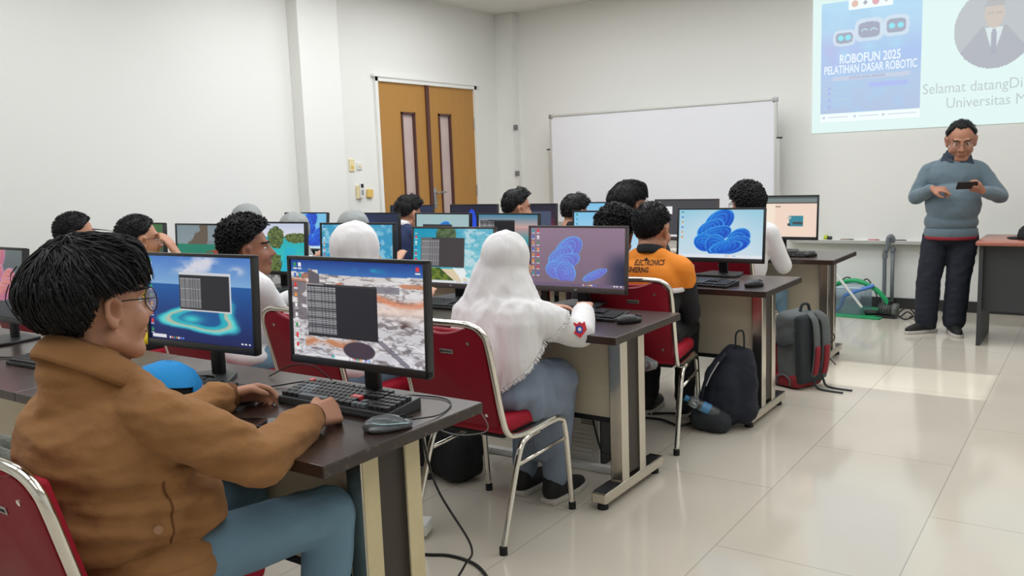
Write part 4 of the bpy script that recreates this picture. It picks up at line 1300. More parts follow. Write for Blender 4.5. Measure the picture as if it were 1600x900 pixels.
def ring_collar(name, c, rx, ry, r, m, parent, tilt=0.25, fl=1.6):
    pts = []
    for a in np.linspace(0, 2 * PI, 33)[:-1]:
        pts.append((c[0] + rx * math.sin(a), c[1] + ry * math.cos(a), c[2] - tilt * ry * math.cos(a)))
    return MB().tube(pts, r, 8, closed=True, flat=fl, up=(0, 0, 1)).build(name, m, parent, True)

def seated(label, x, y, rz=0.0, top=1.25, hair='short', sk=SK_A, shirt=None, trousers=None, shoem=None, head=(0.0, 0.0, 0.0), hyaw=0.0, hpitch=0.05, hs=1.12,
           lean=0.05, w=1.0, elb=None, wri=None, knees=None, long=True, vox=0.011, glasses=None, face=True, legs=True, collar=None, shirt_post=None, extra=None,
           hands=None, shn='shirt', cuff=0.043, sleeve=1.0, hair_m=None, shdrop=0.0, rootz=0.0, girth=1.0):
    t = thing('person', label, 'person', (x, y, 0), rz, 'students seated at the computers')
    IM = (Matrix.Translation((x, y, 0)) @ Matrix.Rotation(rz, 4, 'Z')).inverted()
    L = lambda p: IM @ Vector(p)
    sh = top - 0.318 - shdrop
    SH = {-1: Vector((-0.165 * w, lean, sh - 0.02)), 1: Vector((0.165 * w, lean, sh - 0.02))}
    hth = {'bowl': 0.028, 'curly': 0.036, 'afro': 0.032, 'short': 0.024, 'crop': 0.010}.get(hair, 0.004)
    Hp = Vector((head[0], lean + 0.045 + head[1], top - hth - 0.116 * hs + head[2]))
    H = Matrix.Translation(Hp) @ Matrix.Rotation(hyaw - rz, 4, 'Z') @ Matrix.Rotation(-hpitch, 4, 'X')
    EL, WR = {}, {}
    for i, sx in enumerate((-1, 1)):
        EL[sx] = L(elb[i]) if elb and elb[i] else Vector((sx * 0.235 * w, lean + 0.10, sh - 0.25))
        WR[sx] = L(wri[i]) if wri and wri[i] else Vector((sx * 0.13, lean + 0.33, 0.80))
    KN = {-1: Vector((-0.11, 0.42, 0.50)), 1: Vector((0.11, 0.42, 0.50))}
    if knees:
        KN = {-1: L(knees[0]), 1: L(knees[1])}
    AN = {s_: Vector((KN[s_].x, KN[s_].y - 0.06, 0.09)) for s_ in (-1, 1)}
    # body: one continuous surface from head to feet
    b = MB()
    head_prims(b, H, hs)
    nb = Vector((0, lean, sh + 0.03))
    b.cap(H @ Vector((0, -0.036, -0.10)) , 0.055 * hs, nb, 0.062)
    b.ell((0, lean * 0.8, sh - 0.10), (0.15 * w, 0.095, 0.15)); b.ell((0, lean * 0.4, (sh + 0.5) / 2 - 0.02), (0.13 * w, 0.09, 0.16)); b.ell((0, 0, 0.52), (0.15 * w, 0.11, 0.09))
    for s_ in (-1, 1):
        b.cap((0, lean, sh), 0.06, SH[s_], 0.05); b.cap(SH[s_], 0.044, EL[s_], 0.037); b.cap(EL[s_], 0.036, WR[s_], 0.025)
        F = (WR[s_] - EL[s_]).normalized()
        hd = (hands or {}).get(s_, {})
        hand(b, WR[s_], hd.get('F', F), hd.get('N', (0, 0, -1)), hd.get('S', (-s_, 0.1, 0)), hd.get('curl', 0.35), hd.get('tcurl', 0.4), 1.0, hd.get('curls'))
        if legs:
            b.cap((s_ * 0.085, 0.02, 0.52), 0.075, KN[s_], 0.052); b.cap(KN[s_], 0.05, AN[s_], 0.034); b.cap(AN[s_], 0.034, AN[s_] + Vector((0, 0.10, -0.05)), 0.028)
    b.fuse('body', vox, sk, t, 3, ear_hollow(H, hs))
    # shirt or jacket
    c = MB()
    g = girth
    c.ell((0, lean * 0.85, sh - 0.09), (0.178 * w, 0.118 * g, 0.155)); c.ell((0, lean * 0.5, (sh + 0.52) / 2), (0.165 * w * g, 0.122 * g, 0.19)); c.ell((0, 0, 0.555), (0.178 * w * g, 0.138 * g, 0.075))
    c.cap((-0.06, lean - 0.005, sh + 0.03), 0.056, (0.06, lean - 0.005, sh + 0.03), 0.056)
    for s_ in (-1, 1):
        c.cap((s_ * 0.05, lean, sh + 0.02), 0.060, SH[s_], 0.066 * sleeve)
        if long:
            c.cap(SH[s_], 0.066 * sleeve, EL[s_], 0.056 * sleeve); c.cap(EL[s_], 0.056 * sleeve, EL[s_].lerp(WR[s_], 0.88), cuff)
        else:
            c.cap(SH[s_], 0.064 * sleeve, SH[s_].lerp(EL[s_], 0.72), 0.062 * sleeve)
    if extra: extra(c, sh)
    c.fuse(shn, vox, shirt, t, 5, shirt_post or wrinkle(0.006, 9, (1, 1, 0.6), x))
    if collar:
        ring_collar('collar', (0, lean + 0.010, sh + 0.078), 0.064, 0.068, 0.009, collar, t, 0.25, 2.8)
    if legs:
        q = MB()
        q.ell((0, 0.0, 0.515), (0.17 * w, 0.15, 0.085))
        for s_ in (-1, 1):
            q.cap((s_ * 0.085, 0.0, 0.525), 0.088, KN[s_], 0.070); q.cap(KN[s_], 0.070, AN[s_] + Vector((0, 0, 0.02)), 0.055)
        q.fuse('trousers', vox, trousers, t, 4, wrinkle(0.005, 10, (1, 1, 1), y))
        for s_ in (-1, 1):
            shoe('shoe', (AN[s_].x, AN[s_].y + 0.02, 0), 0.0, shoem or M_blackm, t)
    if hair:
        add_hair(hair, H, hs, t, hair_m)
    if face:
        add_face(H, hs, t)
    if glasses:
        add_glasses(H, hs, t, glasses)
    t['_sh'] = sh
    return t, H, SH, EL, WR, sh

def strip_props():
    for o in bpy.data.objects:
        for k in ('_sh',):
            if k in o: del o[k]

def hijab(H, s, t, sh, lean, m, w=1.0, low=0.16, fall=None, vox=0.009):
    """hood open at the face, falling over neck and shoulders"""
    R = H.to_3x3()
    b = MB()
    b.ell(H @ Vector((0, -0.026, 0.026)), (0.093 * s, 0.102 * s, 0.105 * s), R=R)
    b.ell(H @ Vector((0, -0.02, -0.035)), (0.088 * s, 0.088 * s, 0.10 * s), R=R)
    b.cap(H @ Vector((0, 0.02, -0.13)), 0.068, (0, lean + 0.02, sh + 0.02), 0.105)
    b.cap(H @ Vector((0, -0.035, -0.02)), 0.088 * s, (0, lean - 0.025, sh - 0.02), 0.125)
    for q in (-1, 1):
        b.cap(H @ Vector((q * 0.03, -0.01, -0.06)), 0.062 * s, (q * 0.10 * w, lean, sh), 0.085)
    b.cap((-0.12 * w, lean, sh - 0.005), 0.085, (0.12 * w, lean, sh - 0.005), 0.085)
    b.ell((0, lean, sh - 0.08), (0.205 * w, 0.145, 0.15))
    if fall:
        fall(b)
    o = b.fuse('hijab', vox, m, t, 5, wrinkle(0.010, 9, (2.0, 2.0, 0.35), sh))
    return o

M_whitecl = mat('white_cotton', (226, 224, 224), 0.85, var=0.02, vscale=20, bump=0.12, bscale=120, sheen=0.2)
M_hijabw = mat('white_hijab_cloth', (228, 226, 226), 0.85, var=0.02, vscale=20, bump=0.7, bscale=9, sheen=0.2, stretch=(2.2, 2.2, 0.5))
M_greycl = mat('grey_hijab_cloth', (150, 154, 152), 0.9, var=0.04, vscale=18, bump=0.12, bscale=120)
M_orange = mat('orange_cloth', (232, 136, 30), 0.75, var=0.04, vscale=18, bump=0.1, bscale=120)
M_navy = mat('navy_cloth', (30, 46, 84), 0.8, var=0.06, vscale=18, bump=0.1, bscale=120)
M_yellow = mat('yellow_cloth', (222, 196, 40), 0.8, var=0.05, vscale=18)
M_blackcl = mat('black_cloth', (24, 26, 30), 0.85, var=0.15, vscale=18, bump=0.2, bscale=120)
M_greyblue = mat('grey_blue_twill', (124, 136, 154), 0.85, var=0.06, vscale=16, bump=0.2, bscale=150)
M_denim = mat('blue_grey_trousers', (108, 140, 160), 0.85, var=0.07, vscale=16, bump=0.2, bscale=150)
M_brown = mat('brown_suede', (154, 111, 71), 0.9, spec=0.15, var=0.12, vscale=14, bump=0.9, bscale=13, sheen=0.06, stretch=(1, 1, 1.5))
M_rib = mat('brown_rib', (112, 70, 36), 0.9, bump=0.5, bscale=30, stretch=(8, 8, 1))
M_camo = mat('grey_knit', (116, 118, 108), 0.9, var=0.45, vscale=30, bump=0.5, bscale=80)

def brown_extra(c, sh):
    c.ell((0.0, -0.08, sh - 0.10), (0.185, 0.142, 0.165)); c.ell((0.0, -0.065, 0.70), (0.18, 0.15, 0.15)); c.ell((0.03, 0.07, 0.66), (0.165, 0.115, 0.11))
    c.cap((0.01, -0.075, sh + 0.0), 0.115, (0.025, -0.095, sh + 0.085), 0.086)
# --- boy in the brown jacket, nearest
BX, BY = -1.86, 1.06
def brown_region(co):
    return 1.0
EFOLD = Vector((0.25, 0.19, 0.78))
def brown_post(me):
    wrinkle(0.013, 6.5, (1.0, 1.0, 1.5), 3.0)(me)
    wrinkle(0.007, 14, (0.8, 0.8, 1.6), 9.0)(me)
    import mathutils
    for v in me.vertices:          # folds gathering across the small of the back and the elbow
        z = v.co.z
        f = math.exp(-((z - 0.72) / 0.09) ** 2) * max(0.0, min(1.0, (0.16 - v.co.y) / 0.1))
        f += 0.8 * math.exp(-((v.co - EFOLD).length / 0.11) ** 2)
        v.co += v.normal * f * 0.009 * math.sin(z * 95 + v.co.x * 16 + v.co.y * 12)
t, H, SH, EL, WR, sh = seated('boy in brown suede jacket and round glasses seated nearest the camera', BX, BY, 0.0, 1.308, 'bowl', SK_A, M_brown, M_denim, M_blackm,
    head=(0.03, -0.075, 0.0), hyaw=-0.10, hpitch=0.0, hs=1.10, lean=-0.02, w=1.06, shdrop=0.062, extra=brown_extra,
    elb=[(-2.11, 1.26, 0.742), (-1.60, 1.235, 0.765)], wri=[(-2.085, 1.52, 0.792), (-1.70, 1.485, 0.787)],
    knees=[(-1.98, 1.46, 0.53), (-1.63, 1.46, 0.55)], vox=0.0065, glasses=0.025, shn='jacket', sleeve=1.08, cuff=0.046, girth=1.12, shirt_post=brown_post,
    hands={1: dict(F=(0.12, 1, 0.05), N=(-0.75, 0.1, -0.6), S=(-0.5, 0.2, 0.8), curl=1.15, tcurl=0.9), -1: dict(F=(0.35, 1, -0.05), N=(0.7, -0.2, -0.7), S=(0.6, 0.2, 0.7), curls=[0.5, 0.6, 0.7, 0.8], tcurl=0.5)})
c = MB()
for a in (0,):
    pts = []
    for a in np.linspace(rad(40), rad(320), 30):
        pts.append((0.028 + 0.084 * math.sin(a), -0.075 + 0.092 * math.cos(a), sh + 0.098 - 0.060 * math.cos(a)))
    c.tube(pts, 0.011, 8, flat=3.2, up=(0, 0, 1))
c.build('collar', M_brown, t, True)
for s_ in (-1, 1):
    e, wv = EL[s_], WR[s_]
    MB().cap(e.lerp(wv, 0.84), 0.047, e.lerp(wv, 0.98), 0.043).fuse('cuff', 0.006, M_rib, t, 2)
hemm = MB()
hemm.tube([(0.205 * math.sin(a), 0.0 + 0.158 * math.cos(a), 0.535) for a in np.linspace(0, 2 * PI, 40)[:-1]], 0.02, 8, closed=True, flat=1.6, up=(0, 0, 1))
hemm.build('waistband', M_brown, t, True)
jk = kid(t, 'jacket')
sb = MB().cyl((0, 0, 0), (0, 0, 0.003), 0.010).build('snap_button', mat('copper_snap', (168, 128, 100), 0.35, 0.5), t)
stick(sb, jk, (0.1, 0.0, 0.655), (0.85, -0.5, 0.1))
jb = bvh_of(jk); sp = []
for q in range(12):
    h = jb.ray_cast(Vector((0.6, -0.03 + q * 0.0015, 0.77 - q * 0.014)), Vector((-1, 0, 0)), 1.0)
    if h[0] is not None: sp.append(h[0] + h[1] * 0.0005)
MB().tube(sp, 0.0028, 6).build('pocket_seam', M_rib, t, True)

# --- neighbour in grey knit at the very left edge
seated('person in grey knit jacket mostly hidden behind the brown-jacketed boy', -2.55, 0.86, 0.0, 1.14, 'short', SK_A, M_camo, M_blackcl, None, lean=-0.02, vox=0.013, elb=[(-2.78, 0.95, 0.70), (-2.36, 1.0, 0.68)], wri=[(-2.68, 1.22, 0.62), (-2.46, 1.24, 0.62)])

# --- girl in the white hijab at the second row
M_skirt = M_greyblue
t, H, SH, EL, WR, sh = seated('girl in long white fringed hijab seated with her back to us, nearest red chair', -1.972, 2.705, -0.05, 1.165, None, SK_C, M_whitecl, M_greyblue, M_blackm,
    head=(0.0, -0.005, 0.0), hyaw=-0.12, hpitch=0.03, hs=0.98, lean=0.06, w=0.88, legs=True, vox=0.009, girth=0.88,
    elb=[(-2.22, 2.95, 0.74), (-1.735, 2.955, 0.745)], wri=[(-2.05, 3.15, 0.79), (-1.84, 3.17, 0.80)], sleeve=1.0, cuff=0.05, knees=[(-2.06, 3.06, 0.5), (-1.89, 3.04, 0.5)])
def fall(b):
    b.chain([(0, 0.02, sh - 0.02), (0.0, -0.045, sh - 0.16), (0.02, -0.07, 0.60), (0.03, -0.07, 0.46)], [0.135, 0.125, 0.105, 0.10])
    b.chain([(-0.10, 0.0, sh - 0.02), (-0.11, -0.02, sh - 0.2), (-0.08, -0.03, 0.46)], [0.105, 0.10, 0.10])
    b.chain([(0.10, 0.0, sh - 0.02), (0.105, -0.015, sh - 0.16), (0.07, -0.04, 0.50)], [0.102, 0.10, 0.10])
    b.cap(H @ Vector((-0.035, -0.05, -0.03)), 0.078, (-0.085, 0.02, sh - 0.03), 0.112)
    b.cap(H @ Vector((0.03, -0.03, -0.06)), 0.07, (0.08, 0.04, sh - 0.02), 0.100)
    for s_ in (-1, 1):
        b.cap(SH[s_], 0.085, SH[s_].lerp(EL[s_], 0.62), 0.074)
    b.ell((0, 0.10, sh - 0.12), (0.17, 0.10, 0.16))
hj = hijab(H, 0.98, t, sh, 0.06, M_hijabw, 0.88, fall=fall, vox=0.0085)
IMg = (Matrix.Translation((-1.972, 2.705, 0)) @ Matrix.Rotation(-0.05, 4, 'Z')).inverted()
P1, P2, P3 = IMg @ Vector((-1.735, 2.86, 0.855)), IMg @ Vector((-1.86, 2.51, 0.545)), IMg @ Vector((-2.25, 2.75, 0.60))
nrm = (P2 - P1).cross(P3 - P1).normalized()
if nrm.z > 0: nrm = -nrm
bm = bmesh.new(); bm.from_mesh(hj.data)
r = bmesh.ops.bisect_plane(bm, geom=bm.verts[:] + bm.edges[:] + bm.faces[:], plane_co=P1, plane_no=nrm, clear_outer=True)
cut = [e for e in r['geom_cut'] if isinstance(e, bmesh.types.BMEdge)]
fr = MB(); rr = random.Random(5)
ctr = Vector((0, 0, 0.7))
for e in cut:
    for k in range(2):
        p = e.verts[0].co.lerp(e.verts[1].co, rr.random())
        o = Vector((p.x, p.y, 0)).normalized() if (p.x or p.y) else Vector((0, -1, 0))
        q = p + nrm * rr.uniform(0.008, 0.02) + o * rr.uniform(0.0, 0.006) + Vector((rr.uniform(-.004, .004), rr.uniform(-.004, .004), 0))
        fr.tube([p + o * 0.001, p.lerp(q, 0.5) + o * 0.002, q], [0.0018, 0.0028, 0.0014], 5)
bmesh.ops.holes_fill(bm, edges=cut)
bm.to_mesh(hj.data); bm.free()
frg = fr.build('fringe', M_whitecl, hj, True)
# skirt over the legs
s_ = MB()
s_.ell((0, 0.0, 0.545), (0.20, 0.165, 0.09))
s_.cap((-0.08, 0.02, 0.53), 0.094, (-0.09, 0.32, 0.525), 0.080); s_.cap((0.09, 0.02, 0.54), 0.104, (0.075, 0.30, 0.532), 0.088); s_.cap((-0.08, 0.28, 0.51), 0.08, (0.06, 0.28, 0.51), 0.08)
s_.cap((-0.09, 0.31, 0.5), 0.078, (-0.09, 0.31, 0.20), 0.066); s_.cap((0.06, 0.31, 0.5), 0.078, (0.035, 0.30, 0.20), 0.066); s_.cap((-0.03, 0.30, 0.45), 0.08, (-0.03, 0.29, 0.22), 0.066)
s_.cap((0.13, 0.03, 0.50), 0.075, (0.10, 0.26, 0.44), 0.07); s_.cap((0.05, 0.2, 0.48), 0.08, (0.03, 0.29, 0.24), 0.08)
s_.fuse('skirt', 0.010, M_greyblue, t, 5, wrinkle(0.011, 9, (1.3, 1.3, 0.5), 2.2))
# sleeve badge, red with a round blue centre
bd = MB(); bd.prism([(-0.03, 0.022), (-0.018, 0.030), (-0.006, 0.022), (0.006, 0.030), (0.018, 0.022), (0.03, 0.030), (0.034, -0.005), (0.0, -0.034), (-0.034, -0.005)], 0, 0.003)
bb = bd.build('sleeve_badge', mat('badge_red', (206, 44, 52), 0.7), t)
mid = SH[1].lerp(EL[1], 0.80)
stick(bb, kid(t, 'shirt'), SH[1].lerp(EL[1], 0.86), (0.75, -0.6, 0.35), 0.002)
MB().cyl((0, 0, 0.003), (0, 0, 0.0045), 0.016).build('badge_disc', mat('badge_blue', (44, 66, 160), 0.7), bb)
MB().cyl((0, 0, 0.0045), (0, 0, 0.006), 0.008).build('badge_centre', M_whitecl, bb)
# --- second row: boy with curly hair, white shirt
M_patch = mat('badge_red', (206, 44, 52)); M_patchk = mat('patch_black', (30, 32, 44), 0.7)
t, H, SH, EL, WR, sh = seated('curly-haired boy in white shirt looking right behind the island monitor', -3.50, 2.66, -0.25, 1.235, 'curly', SK_B, M_whitecl, M_denim, None,
    head=(-0.02, 0.0, 0.0), hyaw=-0.75, hpitch=-0.05, lean=0.03, vox=0.010, elb=[None, (-3.37, 2.84, 0.66)], wri=[None, (-3.42, 3.08, 0.79)])
mid = SH[1].lerp(EL[1], 0.62)
p = MB().prism([(-0.026, -0.03), (0.026, -0.03), (0.03, 0.02), (-0.03, 0.02)], 0, 0.003).build('sleeve_badge', M_patch, t)
stick(p, kid(t, 'shirt'), mid, (0.9, -0.45, 0.1), 0.002)
MB().prism([(-0.032, 0.022), (0.032, 0.022), (0.030, 0.042), (-0.030, 0.042)], 0, 0.003).build('name_tape', M_patchk, p)
MB().cyl((0, -0.006, 0.003), (0, -0.006, 0.005), 0.012).build('badge_disc', mat('badge_blue', (44, 66, 160)), p)
# white hooded student behind the rocks monitor
t, H, SH, EL, WR, sh = seated('student in plain white hijab behind the rocks monitor', -2.80, 2.70, 0.0, 1.20, None, SK_C, M_whitecl, M_denim, None, head=(0, 0.0, 0), hyaw=0.05, lean=0.05, w=0.9, vox=0.012)
hijab(H, 1.14, t, sh, 0.05, M_hijabw, 0.92, vox=0.010)
# boy holding his face, yellow shirt
t, H, SH, EL, WR, sh = seated('boy in yellow shirt with glasses resting his cheek on his hand', -4.50, 2.66, 0.0, 1.235, 'crop', SK_A, M_yellow, M_blackcl, None, head=(-0.02, 0.03, 0.0), hyaw=-0.30, hpitch=0.0, hs=1.15, lean=0.05,
    glasses=0.022, vox=0.010, elb=[None, (-4.24, 3.02, 0.80)], wri=[None, (-4.36, 2.91, 1.005)], collar=M_blackcl, long=False,
    hands={1: dict(F=(-0.3, -0.4, 1), N=(-0.8, -0.4, -0.1), S=(0, 0.5, 0.3), curl=0.25, tcurl=0.2)})
# buzz-cut boy seen over the near head
seated('buzz-cut boy in black behind the near boy at the far left', -5.08, 2.62, 0.0, 1.255, 'crop', SK_A, M_blackcl, M_blackcl, None, head=(0, 0.02, 0), hyaw=-0.35, lean=0.04, vox=0.012)

# --- third row
M_orangejk = M_orange
t, H, SH, EL, WR, sh = seated('short-haired boy in orange and black jacket seated at the aisle', -1.955, 4.02, 0.12, 1.212, 'crop', SK_A, M_blackcl, M_blackcl, None, head=(-0.005, 0.02, 0.0), hyaw=-0.10, hpitch=0.12, hs=1.12, lean=0.06, w=1.0,
    elb=[(-2.21, 4.2, 0.62), (-1.80, 4.22, 0.62)], wri=[(-2.08, 4.42, 0.79), (-1.90, 4.44, 0.79)], vox=0.009, collar=M_blackcl, knees=[(-2.13, 4.44, 0.51), (-1.92, 4.46, 0.51)])
# orange yoke over the shoulders
y_ = MB()
y_.ell((0, 0.06 * 0.85, sh - 0.075), (0.190, 0.132, 0.135)); y_.cap((-0.06, 0.055, sh + 0.03), 0.064, (0.06, 0.055, sh + 0.03), 0.064)
for s_ in (-1, 1):
    y_.cap((s_ * 0.05, 0.06, sh + 0.02), 0.066, SH[s_], 0.070); y_.cap(SH[s_], 0.070, SH[s_].lerp(EL[s_], 0.28), 0.068)
yk = y_.fuse('jacket_yoke', 0.009, M_orange, t, 4, wrinkle(0.003, 9, (1, 1, 1), 4))
bm = bmesh.new(); bm.from_mesh(yk.data)
r = bmesh.ops.bisect_plane(bm, geom=bm.verts[:] + bm.edges[:] + bm.faces[:], plane_co=(0, 0, sh - 0.115), plane_no=(0, 0, -1), clear_outer=True)
bmesh.ops.holes_fill(bm, edges=[e for e in r['geom_cut'] if isinstance(e, bmesh.types.BMEdge)])
bm.to_mesh(yk.data); bm.free()
bp = MB(); bp.tube([(0.186 * math.sin(a), 0.05 + 0.130 * math.cos(a), sh - 0.120) for a in np.linspace(0, 2 * PI, 40)[:-1]], 0.006, 8, closed=True, flat=2.2, up=(0, 0, 1)); bp.build('white_stripe', M_whitecl, t, True)
M_ink = mat('jacket_print', (40, 28, 20), 0.8)
def on_back(text, z, size, x0, al='LEFT'):
    o = lettering('back_lettering', text, size, M_ink, t, UP, al, 0.0006, 0.0005, 0.66)
    bv = BVHTree.FromPolygons([v.co.copy() for v in yk.data.vertices], [tuple(p.vertices) for p in yk.data.polygons])
    for v in o.data.vertices:
        p = Vector((v.co.x + x0, -0.4, v.co.z + z))
        h = bv.ray_cast(p, Vector((0, 1, 0)), 1.0)
        yy = h[0].y if h[0] is not None else -0.06
        v.co = Vector((p.x, yy - 0.0025 + v.co.y, p.z))
on_back('ELECTRONICS', sh + 0.012, 0.036, -0.05)
on_back('ENGINEERING', sh - 0.022, 0.036, 0.035, 'RIGHT')
# his neighbour, black hair only
seated('black-haired student bent low, left of the orange-jacketed aisle boy', -2.27, 4.04, 0.0, 1.195, 'curly', SK_B, M_blackcl, M_blackcl, None, head=(0.05, 0.03, 0), hyaw=0.1, hpitch=0.35, lean=0.08, vox=0.013)
for lab, x, tp, hy, face in (('student in grey hijab turned right, behind the curly-haired boy', -5.36, 1.222, -0.55, True), ('student in grey hijab with head bowed beside the far swirl monitor', -4.86, 1.15, 0.1, False), ('student in grey hijab just behind the plain white hijab', -4.26, 1.165, 0.2, False)):
    t, H, SH, EL, WR, sh = seated(lab, x, 4.13, 0.0, tp, None, SK_C, M_whitecl, M_denim, None, hyaw=hy, hpitch=0.05 if face else 0.5, lean=0.05, w=0.9, vox=0.013, face=face)
    hijab(H, 1.15, t, sh, 0.05, M_greycl, 0.92, vox=0.012)

# --- farthest row
seated('boy in dark blue polo with white trim before the double door', -5.06, 5.55, 0.0, 1.225, 'short', SK_A, M_navy, M_blackcl, None, head=(0, 0.05, 0), hyaw=-0.2, hpitch=0.3, lean=0.04, vox=0.012, collar=M_whitecl, long=False, hs=1.25)
seated('spiky-haired boy seated between two dark far monitors', -3.88, 5.57, 0.0, 1.262, 'short', SK_A, M_navy, M_blackcl, None, hyaw=-0.65, hpitch=0.1, lean=0.05, vox=0.012, hs=1.15)
seated('boy in orange jacket with black collar at the left of whiteboard', -3.34, 5.56, 0.0, 1.215, 'short', SK_A, M_orange, M_blackcl, None, hyaw=-0.3, hpitch=0.25, lean=0.05, vox=0.012, collar=M_blackcl)
seated('student with thick smooth black hair before the whiteboard middle', -2.87, 5.56, 0.0, 1.302, 'bowl', SK_A, M_blackcl, M_blackcl, None, hyaw=-0.45, hpitch=0.0, lean=0.05, vox=0.012, glasses=0.022, hs=1.22)
M_gl = mat('dark_wire', (36, 32, 34))
seated('afro-haired student in white shirt and dark glasses turned left', -1.985, 5.52, 0.0, 1.285, 'afro', SK_B, M_whitecl, M_denim, None, head=(0.0, 0.0, 0), hyaw=0.95, hpitch=0.05, lean=0.04, vox=0.011, glasses=0.021)

# --- lecturer standing by the projected slide
M_sweater = mat('blue_grey_knit', (98, 116, 126), 0.92, var=0.06, vscale=25, bump=0.3, bscale=160, sheen=0.2)
M_navytr = mat('dark_navy_trousers', (28, 32, 44), 0.85, var=0.12, vscale=18, bump=0.2, bscale=100)
mx, my = -1.02, 7.46
t = thing('person', 'standing man in blue-grey sweater and dark trousers reading his phone', 'person', (mx, my, 0), PI + 0.14)
# local: faces +y (towards the desks); x+ is his right-hand side reversed by the turn
H = Matrix.Translation((-0.07, 0.04, 1.512)) @ Matrix.Rotation(0.05, 4, 'Z') @ Matrix.Rotation(-0.36, 4, 'X')
hs = 1.22
SH = {-1: Vector((-0.205, -0.015, 1.285)), 1: Vector((0.145, -0.015, 1.285))}
EL = {-1: Vector((-0.345, 0.03, 1.085)), 1: Vector((0.235, 0.03, 1.085))}
WR = {-1: Vector((-0.225, 0.225, 1.130)), 1: Vector((0.115, 0.225, 1.155))}
HIP = {-1: Vector((-0.115, -0.01, 0.80)), 1: Vector((0.075, -0.01, 0.80))}
KN = {-1: Vector((-0.085, 0.02, 0.44)), 1: Vector((0.125, 0.02, 0.44))}
AN = {-1: Vector((-0.065, -0.02, 0.09)), 1: Vector((0.135, -0.02, 0.09))}
b = MB()
head_prims(b, H, hs)
b.ell(H @ Vector((0, 0.03, -0.07)), (0.066, 0.05, 0.05), R=H.to_3x3())
b.cap(H @ Vector((0, -0.036, -0.10)), 0.06, (-0.03, -0.015, 1.36), 0.066)
b.ell((-0.03, -0.01, 1.22), (0.17, 0.11, 0.16)); b.ell((-0.025, 0.02, 1.0), (0.15, 0.12, 0.17)); b.ell((-0.02, -0.01, 0.82), (0.15, 0.11, 0.10))
for s_ in (-1, 1):
    b.cap((-0.03, -0.01, 1.33), 0.065, SH[s_], 0.055); b.cap(SH[s_], 0.05, EL[s_], 0.042); b.cap(EL[s_], 0.040, WR[s_], 0.029)
    b.cap(HIP[s_], 0.085, KN[s_], 0.055); b.cap(KN[s_], 0.053, AN[s_], 0.036); b.cap(AN[s_], 0.036, AN[s_] + Matrix.Rotation(0.2 if s_ < 0 else -0.85, 3, 'Z') @ Vector((0, 0.08, -0.05)), 0.026)
hand(b, WR[-1], (0.75, 0.35, 0.25), (-0.15, -0.5, 0.9), (0.3, 0.6, 0.4), curls=[1.0, 1.0, 1.05, 1.1], tcurl=0.7, s=1.05)
hand(b, WR[1], (-0.85, 0.40, -0.06), (0.1, -0.4, -0.9), (-0.2, 0.7, 0.2), curls=[0.2, 0.75, 0.95, 1.0], tcurl=0.6, s=1.05)
b.fuse('body', 0.0065, SK_D, t, 3, ear_hollow(H, hs))
c = MB()
c.ell((-0.03, -0.005, 1.235), (0.20, 0.135, 0.16)); c.ell((-0.03, 0.035, 1.03), (0.198, 0.172, 0.19)); c.ell((-0.02, 0.015, 0.89), (0.194, 0.158, 0.10))
c.cap((-0.085, -0.015, 1.335), 0.068, (0.025, -0.015, 1.335), 0.068)
for s_ in (-1, 1):
    c.cap((-0.03 + s_ * 0.06, -0.015, 1.315), 0.066, SH[s_], 0.064); c.cap(SH[s_], 0.064, EL[s_], 0.058); c.cap(EL[s_], 0.058, EL[s_].lerp(WR[s_], 0.9), 0.041)
c.fuse('sweater', 0.0085, M_sweater, t, 5, wrinkle(0.007, 8, (1, 1, 1.2), 5))
hb = MB(); hb.tube([(-0.02 + 0.182 * math.sin(a), 0.01 + 0.147 * math.cos(a), 0.808) for a in np.linspace(0, 2 * PI, 40)[:-1]], 0.010, 8, closed=True, flat=3.6, up=(0, 0, 1)); hb.build('sweater_rib', M_sweater, t, True)
rb = MB(); rb.tube([(-0.02 + 0.178 * math.sin(a), 0.01 + 0.142 * math.cos(a), 0.772) for a in np.linspace(0, 2 * PI, 40)[:-1]], 0.012, 8, closed=True, flat=1.6, up=(0, 0, 1)); rb.build('red_shirt_hem', mat('shirt_red', (150, 40, 54), 0.8), t, True)
for s_ in (-1, 1):   # two pointed collar leaves
    k = MB(); k.prism([(s_ * 0.025, -0.035), (s_ * 0.045, 0.055), (s_ * 0.10, 0.062), (s_ * 0.128, -0.03)], -0.004, 0.004, axis='y', bevel=0.002)
    o = k.build('collar', mat('collar_slate', (44, 54, 68), 0.8), t)
    o.matrix_local = Matrix.Translation((-0.045, 0.085, 1.385)) @ Matrix.Rotation(rad(32), 4, 'X') @ Matrix.Rotation(rad(-s_ * 22), 4, 'Z')
ring_collar('collar', (-0.045, -0.0, 1.415), 0.072, 0.074, 0.013, mat('collar_slate', (44, 54, 68)), t, 0.35, 1.8)
q = MB()
q.ell((-0.02, 0.0, 0.80), (0.172, 0.138, 0.10))
for s_ in (-1, 1):
    q.cap(HIP[s_] + Vector((0, 0, -0.03)), 0.106, KN[s_], 0.088); q.cap(KN[s_], 0.088, AN[s_] + Vector((0, 0.02, 0.01)), 0.084)
q.fuse('trousers', 0.0085, M_navytr, t, 4, wrinkle(0.007, 10, (1, 1, 1.4), 8))
shoe('shoe', (AN[-1].x, AN[-1].y + 0.02, 0), 0.2, M_blackm, t, 1.0)
shoe('shoe', (AN[1].x, AN[1].y + 0.02, 0), -0.85, M_blackm, t, 1.0)
add_hair('receding', H, hs, t); add_face(H, hs, t); add_glasses(H, hs, t, 0.022, mat('thin_wire', (120, 110, 104), 0.3, 0.7))
